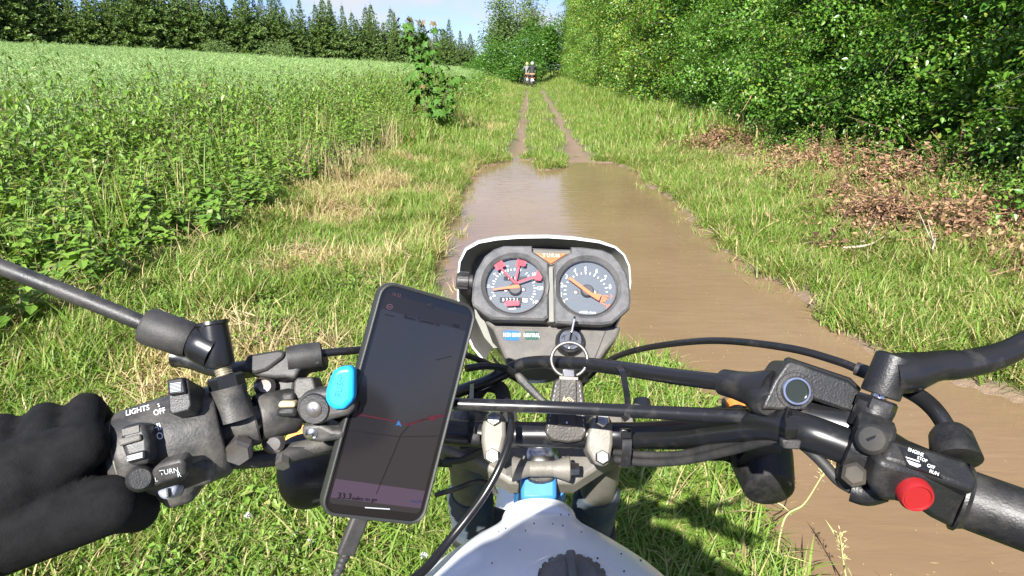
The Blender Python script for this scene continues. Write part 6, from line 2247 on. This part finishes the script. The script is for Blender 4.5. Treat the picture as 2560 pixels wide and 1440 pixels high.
# ================================================================== TWO RIDERS FAR DOWN THE LANE
M_fwhite = pmat('light_jacket', (.17, .175, .165), .8)
M_fblack = pmat('black_jacket', (.02, .022, .026), .8)
M_yel = pmat('yellow_helmet', (.36, .32, .12), .4)
M_whel = pmat('white_helmet', (.34, .34, .34), .3)
M_tan = pmat('tan_luggage', (.30, .17, .09), .7)
def far_rider(px, dist, jacket, helmet, lab_p, lab_m, lean):
    x_ = (px - 1280) / FPX * dist
    z_ = float(gh(np.array([x_]), np.array([dist]))[0])
    o_ = Vector((x_, dist, z_))
    m_ = thing('motorcycle', lab_m, 'motorcycle', o_, 'motorcycles far down the lane')
    def w_(name, yy):
        V, F = [], []
        for i in range(28):
            a = 2 * math.pi * i / 28
            for k in range(8):
                bb_ = 2 * math.pi * k / 8
                rr = .27 + .06 * math.cos(bb_)
                V.append(o_ + Vector((.055 * math.sin(bb_), yy + rr * math.cos(a), .33 + rr * math.sin(a))))
        for i in range(28):
            for k in range(8):
                F.append((i * 8 + k, i * 8 + (k + 1) % 8, ((i + 1) % 28) * 8 + (k + 1) % 8, ((i + 1) % 28) * 8 + k))
        h_ = pyobj(name, V, F, M_tyre, m_)
        lathe('hub', o_ + Vector((-.06, yy, .33)), o_ + Vector((.06, yy, .33)), [(0, .06), (1, .06)], M_alu, h_, 12)
    w_('rear_wheel', 0)
    w_('front_wheel', 1.38)
    tube('mudguard', [o_ + Vector((0, -.30, .72)), o_ + Vector((0, -.05, .80)), o_ + Vector((0, .3, .80))], [.06, .09, .09], M_blk, m_, 10, 4)
    slab_v = [o_ + Vector((sx_ * .085, -.31, zz)) for sx_, zz in ((-1, .52), (1, .52), (1, .70), (-1, .70))]
    pyobj('number_plate', slab_v + [v + Vector((0, .012, 0)) for v in slab_v], [(0, 1, 2, 3), (7, 6, 5, 4), (0, 4, 5, 1), (1, 5, 6, 2), (2, 6, 7, 3), (3, 7, 4, 0)], M_wplas, m_, False)
    box('tail_lamp', o_ + Vector((0, -.31, .765)), Vector((.06, 0, 0)), Vector((0, .025, 0)), Vector((0, 0, .03)), M_redb, m_, .01)
    tube('seat', [o_ + Vector((0, -.1, .88)), o_ + Vector((0, .2, .86)), o_ + Vector((0, .55, .86))], [.09, .12, .10], M_seat, m_, 12, 4)
    tube('tank', [o_ + Vector((0, .5, .88)), o_ + Vector((0, .7, .96)), o_ + Vector((0, .95, .95))], [.09, .14, .10], M_white, m_, 14, 4)
    box('engine', o_ + Vector((0, .62, .48)), Vector((.12, 0, 0)), Vector((0, .2, 0)), Vector((0, 0, .16)), M_alu, m_, .03)
    tube('exhaust', [o_ + Vector((.13, -.15, .55)), o_ + Vector((.13, .3, .48)), o_ + Vector((.1, .8, .4))], [.045, .04, .025], M_steel, m_, 10, 4)
    tube('handlebar', [o_ + Vector((-.38, .86, 1.10)), o_ + Vector((-.15, 1.0, 1.06)), o_ + Vector((.15, 1.0, 1.06)), o_ + Vector((.38, .86, 1.10))], .014, M_blkg, m_, 8, 4)
    for s_ in (-1, 1):
        tube('fork_leg', [o_ + Vector((s_ * .09, 1.02, 1.0)), o_ + Vector((s_ * .09, 1.38, .33))], .022, M_chr, m_, 8, 1)
        tube('swingarm', [o_ + Vector((s_ * .1, .45, .42)), o_ + Vector((s_ * .1, 0, .33))], .022, M_blk, m_, 8, 1)
        lathe('indicator', o_ + Vector((s_ * .16, -.28, .74)), o_ + Vector((s_ * .16, -.23, .74)), [(0, .025), (1, .03)], M_orl, m_, 12)
    box('luggage_roll', o_ + Vector((0, -.02, 1.0)), Vector((.20, 0, 0)), Vector((0, .10, 0)), Vector((0, 0, .07)), M_tan, m_, .05, 3)
    pr_ = thing('person', lab_p, 'person', o_ + Vector((0, .2, 0)), 'riders far down the lane')
    hp = o_ + Vector((0, .25, .98))
    sh = o_ + Vector((lean, .42, 1.50))
    cps = [(hp, hp + (sh - hp) * .5, .17, .16), (hp + (sh - hp) * .5, sh - Vector((0, 0, .06)), .17, .17), (sh + Vector((-.19, 0, 0)), sh + Vector((.19, 0, 0)), .085, .085), (sh, sh + Vector((0, .02, .1)), .07, .065)]
    for s_ in (-1, 1):
        e_ = sh + Vector((s_ * .34, .18, -.24))
        cps += [(sh + Vector((s_ * .2, 0, 0)), e_, .075, .058), (e_, o_ + Vector((s_ * .36, .84, 1.13)), .055, .045)]
    blob('jacket_and_arms', cps, .02, jacket, pr_, 3)
    cps = []
    for s_ in (-1, 1):
        kn_ = o_ + Vector((s_ * .24, .62, .78))
        cps += [(hp + Vector((s_ * .08, 0, -.04)), kn_, .105, .08), (kn_, o_ + Vector((s_ * .22, .42, .42)), .072, .055), (o_ + Vector((s_ * .22, .36, .38)), o_ + Vector((s_ * .22, .58, .36)), .05, .045)]
    blob('trousers_and_boots', cps, .02, M_jean, pr_, 3)
    h_ = sh + Vector((0, .05, .24))
    blob('helmet', [(h_, h_ + Vector((0, .03, .02)), .135, .135), (h_ + Vector((0, .07, -.08)), h_ + Vector((0, .09, -.08)), .075, .07)], .016, helmet, pr_, 3)
far_rider(1328, 51.0, M_fblack, M_whel, 'distant rider in a black jacket and white helmet, the right one of two', 'distant trail motorcycle under the rider in black, right of the pair', .02)
far_rider(1317, 55.0, M_fwhite, M_yel, 'distant rider in a light jacket and yellowish helmet, the left one of two', 'distant trail motorcycle under the rider in the light jacket, left of the pair', -.03)

# ================================================================== SMALL THINGS ON THE GROUND
def grass_stalk(label, pts, headlen, zbase=0.0):
    P3 = [Vector(p_) for p_ in pts]
    root = thing('grass_stalk', label, 'grass stalk', P3[0])
    M_st = pmat('pale_stalk', (.42, .44, .16), .6, col2=(.5, .42, .2), nscale=20)
    ax = spline(P3, 6)
    tube('stem', ax, [.0028, .0012], M_st, root, 6, 1)
    V, F, Rn = [], [], []
    rs = random.Random(len(label))
    for k in range(46):
        f = 1 - headlen * rs.random()
        i = min(int(f * (len(ax) - 1)), len(ax) - 2)
        p_ = ax[i].lerp(ax[i + 1], rs.random())
        d_ = (Vector((rs.uniform(-1, 1), rs.uniform(-1, 1), rs.uniform(.1, 1))))
        leaf(V, F, Rn, p_ + d_ * .008, d_, Vector((0, 0, 1)), .012, .003, .5)
    for k in range(3):
        i = 2 + k * 3
        leaf(V, F, Rn, ax[i], Vector((rs.uniform(-1, 1), rs.uniform(-1, 1), .5)), Vector((0, 0, 1)), .10, .006, .5)
    pyobj('seed_head', V, F, M_st, root, False)
def gpt(px, py, z=0.0):
    return G(px, py, z)
g0 = gpt(1935, 1440)
d0 = (g0 - CAM).dot(FW)
grass_stalk('long pale grass stalk leaning over the brown water beside the right indicator', [g0, P(1960, 1300, d0 * .985), P(2010, 1260, d0 * .97), P(2055, 1190, d0 * .95), P(2078, 1160, d0 * .94)], .3)
g1 = gpt(2120, 1475)
d1 = (g1 - CAM).dot(FW)
grass_stalk('short branching seed head of grass at the bottom edge, right of the long stalk', [g1, P(2108, 1400, d1 * .98), P(2100, 1330, d1 * .96)], .55)
def flower(px, py, label):
    p_ = gpt(px, py, .1)
    zb = float(gh(np.array([p_.x]), np.array([p_.y]))[0])
    root = thing('clover_flower', label, 'flower', (p_.x, p_.y, zb), 'white clover flowers in the grass')
    tube('stem', [Vector((p_.x, p_.y, zb)), p_], .0012, M_weedstem, root, 5, 1)
    V, F, Rn = [], [], []
    for k in range(40):
        d_ = rand_dir(-.2, 1)
        leaf(V, F, Rn, p_ + d_ * .004, d_, rand_dir(), .009, .004, .5)
    pyobj('petals', V, F, M_wplas, root, False)
for px, py, lab in ((776, 1355, 'white clover flower left of the charging cable'), (445, 1410, 'white clover flower at the bottom, below the left switch gear'), (1060, 1390, 'white clover flower between phone and tank'), (620, 1290, 'white clover flower between the switch gear and the phone')):
    flower(px, py, lab)
def branch(label, pts, r, twigs=2):
    root = thing('fallen_branch', label, 'branch', pts[0])
    M_dead = pmat('bleached_wood', (.42, .36, .28), .8, col2=(.30, .24, .17), nscale=30)
    tube('wood', pts, [r, r * .5], M_dead, root, 7, 5)
    rs = random.Random(int(abs(pts[0].x) * 1000))
    for k in range(twigs):
        a = pts[0].lerp(pts[-1], rs.uniform(.3, .8))
        tube('twig', [a, a + Vector((rs.uniform(-.2, .2), rs.uniform(-.1, .25), rs.uniform(.05, .2)))], [r * .5, r * .25], M_dead, root, 5, 1)
def gz3(px, py, h):
    p_ = gpt(px, py, h)
    p_.z = float(gh(np.array([p_.x]), np.array([p_.y]))[0]) + h * .6
    return p_
branch('pale dead branch lying on the brown leaves at the right edge', [gz3(2105, 640, .10), gz3(2170, 632, .14), gz3(2225, 612, .14)], .010)
branch('pale forked twig standing in the brown leaves near the right edge', [gz3(2320, 670, .1), gz3(2330, 630, .25), gz3(2338, 600, .3)], .008, 3)
branch('broken pale stick upright at the foot of the nettles on the left', [gz3(447, 600, .0), gz3(449, 575, .12), gz3(452, 555, .25)], .014, 1)
